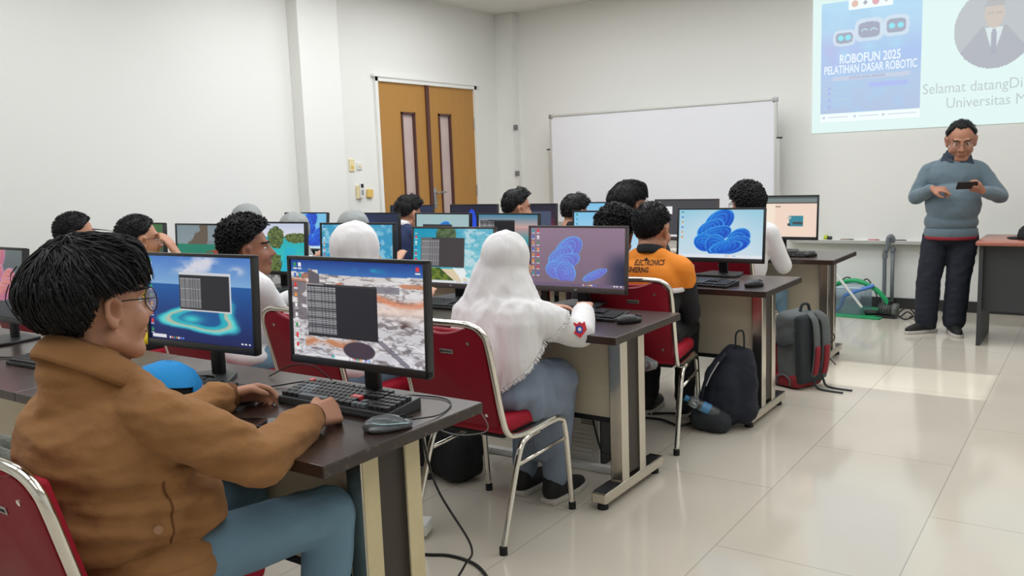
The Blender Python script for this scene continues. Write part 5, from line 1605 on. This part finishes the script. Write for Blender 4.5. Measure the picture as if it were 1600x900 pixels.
# his phone
ph = thing('phone', 'black phone held by the standing man', 'phone')
ph.matrix_world = Matrix.Translation((mx, my, 0)) @ Matrix.Rotation(PI + 0.14, 4, 'Z') @ Matrix.Translation((-0.115, 0.300, 1.178)) @ Matrix.Rotation(0.25, 4, 'Z') @ Matrix.Rotation(rad(48), 4, 'X')
MB().box((0, 0, 0), (0.14, 0.072, 0.009), bevel=0.003).build('casing', M_black, ph)
MB().box((0, -0.0, 0.005), (0.13, 0.066, 0.001)).build('screen', glow('phone_screen', (120, 130, 140), 0.15), ph)
strip_props()
# ------------------------------------------------------------------ chairs behind the desks
chair('red chair with chrome frame under the brown-jacketed boy', -1.868, 1.062)
chair('red chair carrying the girl in the fringed white hijab', -2.00, 2.685)
chair('red chair holding the orange-jacketed aisle boy', -1.935, 3.97, 0.17)
chair('red chair behind the rocks monitor, under plain white hijab student', -2.76, 2.66)
chair('red chair of the curly-haired boy behind the island monitor', -3.50, 2.62)
chair('red chair of the boy in yellow, left of the curly-haired boy', -4.50, 2.62)
chair('red chair of the buzz-cut boy at the far left', -5.08, 2.58)
chair('red chair of the afro-haired student, behind the vivid swirl monitor', -2.02, 5.50)
chair('red chair of the boy in dark blue polo', -4.98, 5.50)
chair('red chair in the third row behind the beach monitor', -2.72, 4.05)
chair('red chair of the student in grey hijab behind the waves monitor', -4.26, 4.08)
chair('red chair of the person in grey knit at the left edge', -2.55, 0.88)

# ------------------------------------------------------------------ things lying on the nearest desk
M_capblue = mat('cap_blue', (18, 138, 206), 0.8, var=0.05, vscale=20, bump=0.15, bscale=160)
cp = thing('cap', 'bright blue baseball cap lying on the desk beside the brown-jacketed boy', 'cap', (-2.31, 1.455, DH), rad(-20))
d = MB()
prof = [(0.092, 0.0), (0.095, 0.03), (0.088, 0.07), (0.066, 0.10), (0.03, 0.118), (0.004, 0.122), (0.004, 0.119), (0.028, 0.114), (0.062, 0.096), (0.083, 0.068), (0.090, 0.03), (0.088, 0.0)]
d.lathe(prof, seg=36)
bm = d.bm
def inwin(c): return c.y < -0.03 and abs(c.x) < 0.045 and c.z < 0.06
bmesh.ops.delete(bm, geom=[f for f in bm.faces if inwin(f.calc_center_median())], context='FACES')
cr = d.build('crown', M_capblue, cp, True)
st = MB(); st.tube([(0.092 * math.sin(a), -0.092 * math.cos(a), 0.012) for a in np.linspace(-0.55, 0.55, 10)], 0.010, 6, flat=1.0); st.build('back_strap', M_capblue, cr, True)
bl = MB(); pts = []
for i in range(13):
    a = -1.15 + 2.3 * i / 12
    pts.append((0.088 * math.sin(a), 0.088 * math.cos(a), 0.006))
out = [(p[0] * 1.05, p[1] + 0.075 * math.cos((i - 6) / 6 * 1.3), 0.006 - 0.012 * abs((i - 6) / 6) ** 2) for i, p in enumerate(pts)]
A = [bl.bm.verts.new(p) for p in pts]; B = [bl.bm.verts.new(p) for p in out]
A2 = [bl.bm.verts.new((p[0], p[1], p[2] + 0.004)) for p in pts]; B2 = [bl.bm.verts.new((p[0], p[1], p[2] + 0.004)) for p in out]
for i in range(12):
    bl.bm.faces.new((A[i], B[i], B[i + 1], A[i + 1])); bl.bm.faces.new((A2[i], A2[i + 1], B2[i + 1], B2[i])); bl.bm.faces.new((B[i], B2[i], B2[i + 1], B[i + 1])); bl.bm.faces.new((A[i], A[i + 1], A2[i + 1], A2[i]))
bl.bm.faces.new((A[0], A2[0], B2[0], B[0])); bl.bm.faces.new((A[12], B[12], B2[12], A2[12]))
bl.build('brim', M_capblue, cp, True)
ins = MB(); ins.lathe([(0.086, 0.004), (0.088, 0.03), (0.082, 0.066), (0.06, 0.094), (0.02, 0.112), (0.018, 0.110), (0.058, 0.092), (0.080, 0.066), (0.085, 0.03), (0.083, 0.004)], seg=32); ins.build('lining', M_blackcl, cr, True)
em = MB().cyl((0, 0, 0), (0, 0, 0.003), 0.013).build('emblem', mat('badge_red', (206, 44, 52)), cr)
em.matrix_local = Matrix.Translation((0.082, -0.035, 0.055)) @ Vector((0.9, -0.4, 0.35)).to_track_quat('Z', 'Y').to_matrix().to_4x4()
MB().cyl((0, 0, 0.003), (0, 0, 0.004), 0.009).build('emblem_disc', M_whitecl, em)
MB().cyl((0, 0, 0.004), (0, 0, 0.005), 0.005).build('emblem_dot', mat('badge_blue', (44, 66, 160)), em)
cp.rotation_euler = (rad(4), rad(10), rad(72)); cp.scale = (1.12, 1.12, 1.12)
p = thing('phone', 'black phone lying on the desk between the brown-jacketed boy’s arms'.replace('’', "'"), 'phone', (-1.885, 1.455, DH), rad(-62))
MB().box((0, 0, 0.005), (0.075, 0.15, 0.009), bevel=0.003).build('casing', M_black, p); MB().box((0, 0, 0.0098), (0.068, 0.142, 0.0008)).build('screen', mat('dark_gloss', (14, 15, 18), 0.08), p)
p = tag(MB().box((-1.80, 1.50, DH + 0.0015), (0.10, 0.14, 0.003), rz=0.2).build('paper_slip', mat('pale_paper', (196, 200, 200), 0.7)), 'pale paper slip on the desk beside the lying phone', 'paper')

# ------------------------------------------------------------------ bags
M_packk = mat('dark_navy_pack', (30, 34, 46), 0.85, var=0.15, vscale=20, bump=0.3, bscale=120)
M_packg = mat('grey_pack', (100, 104, 104), 0.9, var=0.08, vscale=24, bump=0.3, bscale=160)
M_packr = mat('red_pack', (140, 34, 44), 0.85, var=0.08, vscale=24, bump=0.3, bscale=160)
M_packd = mat('charcoal_pack', (46, 50, 54), 0.9, var=0.1, vscale=24, bump=0.4, bscale=200)
t = thing('backpack', 'dark navy backpack leaning on a desk leg with water bottle pocket', 'backpack', (-1.63, 4.315, 0), rad(14))
b = MB()
b.chain([(0, 0.0, 0.11), (0.01, 0.0, 0.24), (0.05, 0.01, 0.38)], [0.105, 0.105, 0.07]); b.chain([(-0.06, 0.0, 0.10), (-0.03, 0.0, 0.28), (0.03, 0.01, 0.40)], [0.09, 0.085, 0.055]); b.chain([(0.08, 0, 0.10), (0.085, 0.0, 0.26), (0.08, 0.01, 0.38)], [0.08, 0.075, 0.06])
def fl(me):
    wrinkle(0.010, 9, (1, 1, 1), 1)(me)
    for v in me.vertices: v.co.z = max(v.co.z, 0.002)
bd = b.fuse('pack_body', 0.009, M_packk, t, 5, fl)
pk = MB(); pk.chain([(-0.13, -0.08, 0.06), (-0.03, -0.10, 0.055)], [0.062, 0.068]); pk.fuse('side_pocket', 0.009, M_packd, t, 4, lambda me: [setattr(v.co, 'z', min(max(v.co.z, 0.002), 0.135)) for v in me.vertices] and None)
MB().tube(bez([(0.045, -0.02, 0.44), (0.05, -0.03, 0.52), (0.085, -0.03, 0.53), (0.09, -0.02, 0.44)], 20), 0.010, 8, flat=0.5).build('grab_handle', M_packk, t, True)
MB().tube(bez([(0.0, -0.07, 0.42), (-0.09, -0.10, 0.30), (-0.13, -0.10, 0.16), (-0.15, -0.06, 0.06)], 24), 0.022, 8, flat=0.35).build('shoulder_strap', M_packk, t, True)
MB().tube(bez([(-0.03, -0.112, 0.38), (-0.07, -0.125, 0.31), (-0.095, -0.124, 0.25)], 16), 0.003, 6).build('zip_cord', mat('silver_cord', (190, 190, 190), 0.4), t, True)
MB().tube(bez([(0.09, -0.10, 0.36), (0.14, -0.07, 0.30), (0.16, -0.06, 0.24)], 16), 0.006, 6, flat=0.5).build('buckle_strap', M_packd, t, True)
bt = thing('water_bottle', 'clear plastic water bottle with blue cap in the backpack pocket', 'bottle')
bt.matrix_world = Matrix.Translation((-1.765, 4.165, 0.16)) @ Matrix.Rotation(rad(14), 4, 'Z') @ Matrix.Rotation(rad(115), 4, 'Y')
M_pet = mat('clear_plastic', (225, 235, 240), 0.05, trans=0.9)
MB().lathe([(0.02, -0.02), (0.028, -0.015), (0.030, 0.02), (0.027, 0.035), (0.030, 0.05), (0.027, 0.066), (0.030, 0.08), (0.030, 0.11), (0.029, 0.15)], seg=20, M=None).build('bottle_body', M_pet, bt, True)
MB().cyl((0, 0, -0.045), (0, 0, -0.02), 0.016).build('bottle_cap', mat('cap_cyan', (70, 150, 210), 0.4), bt)
MB().cyl((0, 0, 0.055), (0, 0, 0.10), 0.0305, seg=20).build('bottle_wrap', mat('wrap_blue', (90, 150, 196), 0.4), bt)

t = thing('backpack', 'grey backpack with red trim standing on the floor by third-row desk', 'backpack', (-1.565, 5.36, 0), rad(-24))
b = MB(); b.box((0, 0.0, 0.25), (0.20, 0.24, 0.46), bevel=0.06, seg=4); b.ell((-0.06, 0.0, 0.2), (0.09, 0.12, 0.18))
bd = b.fuse('pack_body', 0.009, M_packg, t, 5, wrinkle(0.006, 9, (1, 1, 1), 7))
MB().box((0.098, -0.01, 0.25), (0.05, 0.225, 0.43), bevel=0.024, seg=3, ry=rad(-3)).build('back_padding', M_packd, t, True)
MB().box((-0.09, -0.03, 0.16), (0.10, 0.20, 0.26), bevel=0.045, seg=3).build('front_pocket', M_packr, t, True)
MB().box((0.0, -0.005, 0.05), (0.215, 0.245, 0.09), bevel=0.03, seg=3).build('base_panel', M_packr, t, True)
for yy in (0.0, 0.085):
    s = MB().tube(bez([(0.09, yy * 0.6, 0.47), (0.135, yy, 0.42), (0.15, yy, 0.28), (0.14, yy, 0.14), (0.12, yy, 0.06)], 24), 0.030, 8, flat=0.3, up=(1, 0, 0)).build('shoulder_strap', M_packg, t, True)
    MB().tube(bez([(0.158, yy, 0.27), (0.152, yy, 0.16), (0.138, yy, 0.09)], 14), 0.024, 8, flat=0.4, up=(1, 0, 0)).build('strap_lining', M_packr, s, True)
    MB().tube(bez([(0.125, yy, 0.06), (0.16, yy - 0.01, 0.015), (0.22, yy - 0.0, 0.006), (0.32, yy + 0.03, 0.006)], 20), 0.009, 6, flat=0.4, up=(0, 0, 1)).build('loose_strap', M_packd, s, True)
MB().tube(bez([(0.05, -0.04, 0.475), (0.05, -0.02, 0.52), (0.05, 0.03, 0.52), (0.05, 0.05, 0.475)], 16), 0.009, 8).build('grab_handle', M_packd, t, True)
MB().tube(bez([(-0.07, -0.124, 0.28), (0.0, -0.132, 0.27), (0.07, -0.126, 0.29)], 12), 0.010, 6, flat=0.4).build('compression_strap', M_packd, t, True)
MB().tube(bez([(-0.05, -0.125, 0.02), (-0.05, -0.128, 0.06), (0.0, -0.13, 0.085), (0.05, -0.128, 0.06), (0.05, -0.125, 0.02)], 20), 0.007, 6).build('pocket_piping', M_packg, t, True)

t = thing('bag', 'black shoulder bag slumped on the floor under the nearest desk', 'bag', (-1.72, 1.66, 0), rad(10))
b = MB(); b.ell((0, 0, 0.14), (0.16, 0.10, 0.15)); b.ell((0.03, 0, 0.24), (0.11, 0.08, 0.10))
b.fuse('bag_body', 0.011, M_blackcl, t, 4, lambda me: [setattr(v.co, 'z', max(v.co.z, 0.002)) for v in me.vertices] and None)
MB().tube(bez([(-0.1, -0.05, 0.28), (-0.06, -0.10, 0.36), (0.06, -0.10, 0.34), (0.12, -0.08, 0.2)], 20), 0.012, 6, flat=0.4).build('bag_strap', M_blackcl, t, True)
t = thing('bag', 'black soft bag on the floor under the second-row desk, left of the towers', 'bag', (-2.52, 3.02, 0), rad(-20))
b = MB(); b.box((0, 0, 0.12), (0.40, 0.20, 0.22), bevel=0.06, seg=3); b.box((-0.05, 0.02, 0.22), (0.24, 0.15, 0.16), bevel=0.05, seg=3)
def slump(me):
    wrinkle(0.016, 8, (1, 1, 1), 6)(me)
    for v in me.vertices: v.co.z = max(v.co.z, 0.002)
b.fuse('bag_body', 0.011, M_blackcl, t, 4, slump)
MB().tube(bez([(-0.12, -0.08, 0.3), (-0.06, -0.14, 0.4), (0.06, -0.14, 0.36), (0.15, -0.1, 0.22)], 20), 0.012, 6, flat=0.4).build('bag_strap', M_blackcl, t, True)
# clear crumpled bag on the aisle chair's back edge
b = MB(); b.ell((-1.86, 3.73, 0.45), (0.10, 0.035, 0.035))
o = b.fuse('plastic_bag', 0.006, mat('thin_film', (215, 222, 226), 0.15, trans=0.75), None, 1, wrinkle(0.012, 26, (1, 1, 1), 4))
tag(o, 'crumpled clear plastic bag hanging at the back of the aisle chair', 'bag')

t = thing('cable_raceway', 'white cable raceway on the floor under the second-row desk', 'raceway', (-2.40, 3.37, 0), rad(2))
MB().box((0, 0, 0.012), (1.36, 0.05, 0.024), bevel=0.004).build('channel', M_white, t)
MB().box((0, 0, 0.026), (1.36, 0.042, 0.004), bevel=0.001).build('cover', mat('raceway_cover', (214, 214, 208), 0.4), t)
# ------------------------------------------------------------------ pump kit by the back wall
o = tag(MB().box((-1.93, 8.17, 0.006), (0.74, 0.58, 0.012), bevel=0.003, rz=rad(-6)).build('green_mat', mat('green_mat', (34, 150, 96), 0.7, var=0.08)), 'flat green mat on the floor under the plastic tub', 'mat')
M_tub = mat('clear_tub', (206, 224, 240), 0.12, trans=0.85, alpha=0.55)
t = thing('storage_tub', 'translucent bluish plastic tub of tubing on green mat', 'tub', (-1.98, 8.14, 0.012), rad(-6))
w_ = MB()
w_.prism([(-0.22, -0.15), (0.22, -0.15), (0.22, 0.15), (-0.22, 0.15)], 0, 0.006)
for a, b_, c_, d_ in ((0, -0.152, 0.44, 0.006), (0, 0.152, 0.44, 0.006)):
    w_.box((a, b_, 0.12), (c_, d_, 0.24), bevel=0.002)
for a in (-0.222, 0.222):
    w_.box((a, 0, 0.12), (0.006, 0.304, 0.24), bevel=0.002)
w_.build('tub_wall', M_tub, t)
MB().tube([(-0.23, -0.16, 0.24), (0.23, -0.16, 0.24), (0.23, 0.16, 0.24), (-0.23, 0.16, 0.24)], 0.008, 8, closed=True).build('rim', mat('tub_rim', (190, 212, 232), 0.3), t, True)
M_green = mat('green_hose', (30, 160, 98), 0.35); M_blue = mat('blue_hose', (78, 130, 206), 0.35); M_grey = mat('grey_pvc', (112, 118, 122), 0.45)
tag(MB().tube(bez([(-2.16, 8.1, 0.12), (-2.05, 8.06, 0.24), (-1.93, 8.02, 0.30), (-1.80, 8.0, 0.315), (-1.66, 8.0, 0.25), (-1.58, 8.0, 0.17), (-1.53, 8.0, 0.09)], 50), 0.021, 12).build('green_hose', M_green, None, True), 'thick green hose arching from tub to pump', 'hose')
tag(MB().tube(bez([(-2.02, 8.08, 0.03), (-1.97, 8.05, 0.06), (-1.92, 8.0, 0.17), (-1.82, 7.97, 0.225), (-1.72, 7.97, 0.262), (-1.665, 7.97, 0.285)], 50), 0.017, 12).build('blue_hose', M_blue, None, True), 'blue ribbed hose coming out of the plastic tub', 'hose')
tag(MB().cyl((-2.02, 7.96, 0.42), (-1.76, 7.96, 0.085), 0.012).build('white_rod', M_white), 'white plastic rod leaning against the tub', 'rod')
t = thing('pvc_pipe_stand', 'grey plastic pipe bent in a narrow arch against the back wall', 'pipe', (-1.64, 8.42, 0))
MB().tube(bez([(-0.028, 0, 0.005), (-0.028, 0, 0.30), (-0.028, 0, 0.52), (-0.015, 0, 0.56)], 24), 0.018, 12).build('long_pipe', M_grey, t, True)
MB().cyl((0.036, 0.02, 0.005), (0.036, 0.02, 0.56), 0.017).build('short_pipe', M_grey, t, True)
MB().tube(bez([(-0.02, 0, 0.54), (-0.004, 0, 0.60), (-0.002, 0, 0.66), (0.02, 0.005, 0.685), (0.036, 0.01, 0.66), (0.036, 0.02, 0.63)], 24), 0.021, 12).build('elbow_fitting', M_grey, t, True)
MB().cyl((-0.028, 0, 0.48), (-0.028, 0, 0.53), 0.024).build('coupling', M_grey, t); MB().cyl((0.036, 0.02, 0.54), (0.036, 0.02, 0.585), 0.023).build('coupling', M_grey, t)
t = thing('water_pump', 'dark grey water pump joined to the green hose on the floor', 'pump', (-1.53, 8.0, 0))
MB().cyl((-0.09, 0, 0.07), (0.03, 0, 0.07), 0.055, seg=24).build('motor', mat('pump_grey', (74, 78, 76), 0.5, var=0.1), t, True)
MB().box((-0.03, 0, 0.012), (0.16, 0.11, 0.024), bevel=0.006).build('pump_base', M_black, t)
MB().cyl((0.02, 0, 0.07), (0.065, 0, 0.07), 0.06, seg=24).build('pump_head', mat('pump_pale', (98, 102, 98), 0.5), t, True)
MB().cyl((0.0, 0, 0.10), (0.0, 0, 0.15), 0.024).build('outlet', M_black, t)
for i in range(5):
    MB().cyl((-0.085 + i * 0.022, 0, 0.07), (-0.079 + i * 0.022, 0, 0.07), 0.059, seg=24).build('cooling_fin', M_black, t)
o = tag(MB().box((-1.69, 8.02, 0.034), (0.12, 0.07, 0.04), bevel=0.018, rz=0.3).build('charger', M_black), 'black charger brick between the tub and the pump', 'charger')
cable('black cable coiled beside the water pump', [(-1.44, 7.98, 0.02), (-1.38, 7.95, 0.07), (-1.34, 7.96, 0.03), (-1.40, 7.92, 0.008), (-1.45, 7.93, 0.05), (-1.39, 8.0, 0.10), (-1.33, 8.02, 0.03), (-1.38, 8.06, 0.008)], 0.006)
cable('thin black cable looped against the baseboard right of pump', [(-1.42, 8.46, 0.006), (-1.36, 8.47, 0.11), (-1.28, 8.47, 0.16), (-1.20, 8.47, 0.08), (-1.18, 8.44, 0.006)], 0.005)
cable('black wires tangled behind the plastic tub', [(-2.1, 8.36, 0.2), (-1.98, 8.34, 0.30), (-1.88, 8.34, 0.24), (-1.80, 8.34, 0.29), (-1.72, 8.3, 0.18), (-1.66, 8.26, 0.05), (-1.58, 8.24, 0.02)], 0.006)

# ------------------------------------------------------------------ teacher's desk and cap
M_top = mat('cherry_laminate', (166, 104, 88), 0.3, var=0.1, vscale=4, stretch=(1, 12, 1))
M_dk = mat('charcoal_board', (52, 54, 56), 0.55, var=0.06, vscale=30)
t = thing('teacher_desk', 'charcoal teacher desk with cherry-red top at the right edge', 'desk', (-0.74, 7.05, 0))
MB().prism([(-0.035, -0.04), (1.45, -0.04), (1.45, 0.62), (-0.035, 0.62)], 0.745, 0.777, bevel=0.008).build('desktop', M_top, t, True)
MB().box((0.0, 0.29, 0.372), (0.028, 0.58, 0.745), bevel=0.003).build('side_panel', M_dk, t)
MB().box((1.40, 0.29, 0.372), (0.028, 0.58, 0.745), bevel=0.003).build('side_panel', M_dk, t)
MB().box((0.70, 0.07, 0.50), (1.37, 0.02, 0.49)).build('front_panel', M_dk, t)
t = thing('cap', 'black baseball cap on the cherry-topped teacher desk', 'cap', (-0.44, 7.24, 0.777), rad(60))
MB().lathe([(0.09, 0.0), (0.093, 0.03), (0.084, 0.07), (0.06, 0.098), (0.02, 0.11), (0.001, 0.111)], seg=28).build('crown', M_blackcl, t, True)
bl = MB(); bl.prism([(-0.075, 0.06), (0.075, 0.06), (0.082, 0.11), (0.055, 0.155), (0, 0.168), (-0.055, 0.155), (-0.082, 0.11)], 0.004, 0.012, bevel=0.003); bl.build('brim', M_blackcl, t, True)
MB().cyl((0, 0, 0.108), (0, 0, 0.115), 0.007).build('top_button', M_blackcl, t)

# ------------------------------------------------------------------ projected slide on the back wall
sl = thing('projected_slide', 'bright projected slide with blue event poster on the back wall', 'projection', (0, 8.522, 0))
X0, X1, Z0, Z1 = -2.372, 0.36, 1.655, 3.17
MB().box(((X0 + X1) / 2, 0.004, (Z0 + Z1) / 2), (X1 - X0, 0.006, Z1 - Z0)).build('slide_background', glow('slide_white', (222, 243, 240), 1.0), sl)
def poster_img(h, w_):
    u, v = canvas(h, w_)
    img = vgrad(v, (186, 228, 252), (186, 204, 234))
    img = mixc(img, (176, 200, 246), np.exp(-((v - 0.5) / 0.16) ** 2) * 0.8)
    img = mixc(img, (196, 196, 240), np.exp(-(((u - 0.1) / 0.25) ** 2 + ((v - 0.45) / 0.12) ** 2)) * 0.6)
    img = mixc(img, (176, 214, 246), sm(fbm(u, v, 5, 6, 91, 4), 0.45, 0.65) * 0.5)
    # three plain robot heads: pale shells, dark visors, glowing eyes
    for cx, cy, rx, ry, eye in ((0.24, 0.325, 0.10, 0.06, 0), (0.49, 0.275, 0.125, 0.085, 1), (0.755, 0.265, 0.11, 0.075, 0)):
        def rr(ax, ay, k): return ((np.abs(u - cx) / ax) ** 4 + (np.abs(v - cy) / ay) ** 4) < k
        img = mixc(img, (216, 232, 246), rr(rx * 1.15, ry * 1.2, 1) * 0.95)
        img = mixc(img, (168, 174, 194), rr(rx * 0.86, ry * 0.80, 1) * 0.95)
        for sx in (-1, 1):
            if eye == 0:
                img = mixc(img, (150, 236, 250), ((u - cx - sx * rx * 0.38) ** 2 / 0.0009 + (v - cy) ** 2 / 0.0006 < 1))
            else:
                img = mixc(img, (196, 232, 246), (np.abs(np.sqrt(((u - cx - sx * 0.045) / 0.03) ** 2 + ((v - cy - 0.012) / 0.02) ** 2) - 1) < 0.22) & (v < cy + 0.012))
        img = mixc(img, (180, 224, 250), np.exp(-(((u - cx) / 0.07) ** 2 + ((v - cy - 0.15) / 0.05) ** 2)) * 0.8)
    for i, y in enumerate((0.76, 0.81, 0.87, 0.93)):
        img = rect(img, u, v, 0.08, y, 0.11, y + 0.02, (176, 188, 244)); img = rect(img, u, v, 0.14, y + 0.004, 0.30 - 0.03 * (i % 2), y + 0.012, (190, 214, 238))
    img = rect(img, u, v, 0.5, 0.745, 0.88, 0.785, (182, 196, 250))
    return rect(img, u, v, 0.12, 0.67, 0.9, 0.705, (206, 216, 236))
PX0, PX1, PZ0, PZ1 = -2.292, -1.425, 1.832, 2.845
pp = grid_panel('poster', poster_img(160, 136), PX1 - PX0, PZ1 - PZ0, M_scr, sl, ((PX0 + PX1) / 2, -0.003, (PZ0 + PZ1) / 2))
MB().box(((PX0 + PX1) / 2, -0.001, 1.79), (PX1 - PX0, 0.003, 0.075)).build('poster_footer', glow('footer_white', (240, 250, 250), 1.0), pp)
f_ = MB()
for x0, L in ((-2.26, 0.2), (-1.98, 0.19), (-1.73, 0.26)):
    f_.box((x0, -0.004, 1.795), (0.022, 0.002, 0.022)); f_.box((x0 + 0.03 + L / 2, -0.004, 1.795), (L - 0.02, 0.002, 0.007))
f_.build('footer_lines', glow('footer_grey', (196, 208, 222), 1.0), pp)
W_ = glow('poster_lettering', (232, 244, 252), 1.0)
cx = (PX0 + PX1) / 2
bx = MB(); bx.prism([(-0.19, -0.05), (0.19, -0.05), (0.19, 0.05), (-0.19, 0.05)], -0.002, 0.002, axis='y')
lb = bx.build('logo_strip', glow('footer_white', (240, 250, 250)), pp); lb.location = (cx + 0.0, -0.006, 2.81)
for i, c_ in enumerate(((226, 190, 176), (170, 176, 186), (222, 170, 180), (200, 208, 204))):
    MB().cyl((-0.135 + i * 0.09, -0.003, 0), (-0.135 + i * 0.09, -0.004, 0), 0.03 if i in (0, 2) else 0.022, seg=20 if i in (0, 2) else 4).build('logo', glow('logo_tint_%d' % i, c_, 1.0), lb)
lettering('title_lettering', 'ROBOFUN 2025', 0.115, W_, pp, Matrix.Translation((cx, -0.006, 2.285)) @ UP, 'CENTER', 0.002, 0.0008, 0.66)
lettering('subtitle_lettering', 'PELATIHAN DASAR ROBOTIC', 0.105, W_, pp, Matrix.Translation((cx, -0.006, 2.196)) @ UP, 'CENTER', 0.0015, 0.0008, 0.58)
lettering('small_lettering', 'UNTUK SISWA SMA/SMK', 0.036, glow('poster_small', (150, 160, 190), 1.0), pp, Matrix.Translation((cx - 0.02, -0.006, 2.136)) @ UP, 'CENTER', 0.0, 0.0008, 0.8)
G_ = glow('slide_grey_text', (190, 202, 206), 1.0)
lettering('greeting_lettering', 'Selamat datangDi', 0.128, G_, sl, Matrix.Translation((-1.408, -0.004, 1.948)) @ UP, 'LEFT', 0.0, 0.0008, 0.87)
lettering('greeting_lettering', 'Universitas M', 0.128, G_, sl, Matrix.Translation((-1.216, -0.004, 1.815)) @ UP, 'LEFT', 0.0, 0.0008, 0.87)
# round portrait of a man in a dark suit
def portrait(h, w_):
    u, v = canvas(h, w_)
    x, y = (u - 0.5) * 2, (v - 0.5) * 2
    img = flat(u, (196, 202, 206))
    img = mixc(img, (184, 188, 196), (np.abs(x) < 0.25 + (y + 0.1) * 0.9) & (y > -0.05))
    img = mixc(img, (226, 240, 242), (np.abs(x) < 0.20 - (y - 0.05) * 0.32) & (y > -0.02) & (y < 0.62))
    img = mixc(img, (178, 184, 196), (np.abs(x) < 0.05 + (y > 0.1) * 0.02) & (y > 0.02) & (y < 0.62))
    img = mixc(img, (214, 204, 196), (x / 0.24) ** 2 + ((y + 0.34) / 0.34) ** 2 < 1)
    img = mixc(img, (190, 192, 194), ((x / 0.25) ** 2 + ((y + 0.5) / 0.26) ** 2 < 1) & (y < -0.52))
    img = mixc(img, (200, 192, 186), (np.abs(y + 0.36) < 0.02) & (np.abs(np.abs(x) - 0.1) < 0.07))
    return img
po = grid_panel('portrait', portrait(90, 90), 0.62, 0.70, M_scr, sl, (-0.862, -0.004, 2.46))
bm = bmesh.new(); bm.from_mesh(po.data)
bmesh.ops.delete(bm, geom=[f for f in bm.faces if ((f.calc_center_median().x + 0.862) / 0.305) ** 2 + ((f.calc_center_median().z - 2.46) / 0.335) ** 2 > 1], context='FACES')
bm.to_mesh(po.data); bm.free()

# ------------------------------------------------------------------ light and camera
def area(name, loc, sx, sy, e, col=(0.945, 0.965, 1.0), rot=(0, 0, 0)):
    l = bpy.data.lights.new(name, 'AREA'); l.shape = 'RECTANGLE'; l.size = sx; l.size_y = sy; l.energy = e; l.color = col
    o = bpy.data.objects.new(name, l); COL.objects.link(o); o.location = loc; o.rotation_euler = rot
    return o
for ix, x in enumerate((-4.35, -2.1, 0.1)):
    for iy, y in enumerate((0.2, 2.6, 4.8, 6.6)):
        area('ceiling_lamp', (x, y, ZC - 0.03), 1.9, 1.3, (27.5, 22.5, 14.5)[ix] * (0.94, 1.0, 1.43, 1.25)[iy])
s = bpy.data.lights.new('sun', 'SUN'); s.energy = 3.2; s.angle = rad(0.6); s.color = (1, 0.98, 0.94)
so = bpy.data.objects.new('sun', s); COL.objects.link(so)
so.rotation_euler = Vector((-1, 0, -math.tan(rad(30)))).to_track_quat('-Z', 'Y').to_euler()
wd = bpy.data.worlds.new('World'); S.world = wd; wd.use_nodes = True
wd.node_tree.nodes['Background'].inputs[0].default_value = (0.8, 0.88, 1, 1); wd.node_tree.nodes['Background'].inputs[1].default_value = 0.8

F_PX, YAW, PIT, ROL, CZ = 1336.4376, 0.61, -0.1374, -0.0368, 1.4169
cy, sy, cp_, sp = math.cos(YAW), math.sin(YAW), math.cos(PIT), math.sin(PIT)
fwd = Vector((-sy * cp_, cy * cp_, sp)); right = Vector((cy, sy, 0)); up = right.cross(fwd)
r2 = right * math.cos(ROL) + up * math.sin(ROL); u2 = -right * math.sin(ROL) + up * math.cos(ROL)
cam = bpy.data.cameras.new('camera'); cam.sensor_fit = 'HORIZONTAL'; cam.sensor_width = 36.0; cam.lens = F_PX / 1600 * 36.0; cam.clip_start = 0.02
co = bpy.data.objects.new('camera', cam); COL.objects.link(co)
Mc = Matrix((r2, u2, -fwd)).transposed().to_4x4(); Mc.translation = (0, 0, CZ)
co.matrix_world = Mc
S.camera = co
S.view_settings.view_transform = 'Standard'; S.view_settings.look = 'None'; S.view_settings.gamma = 1.0; S.view_settings.use_curve_mapping = False
S.view_settings.exposure = 0.0
S.cycles.use_denoising = True
S.cycles.sample_clamp_indirect = 6.0
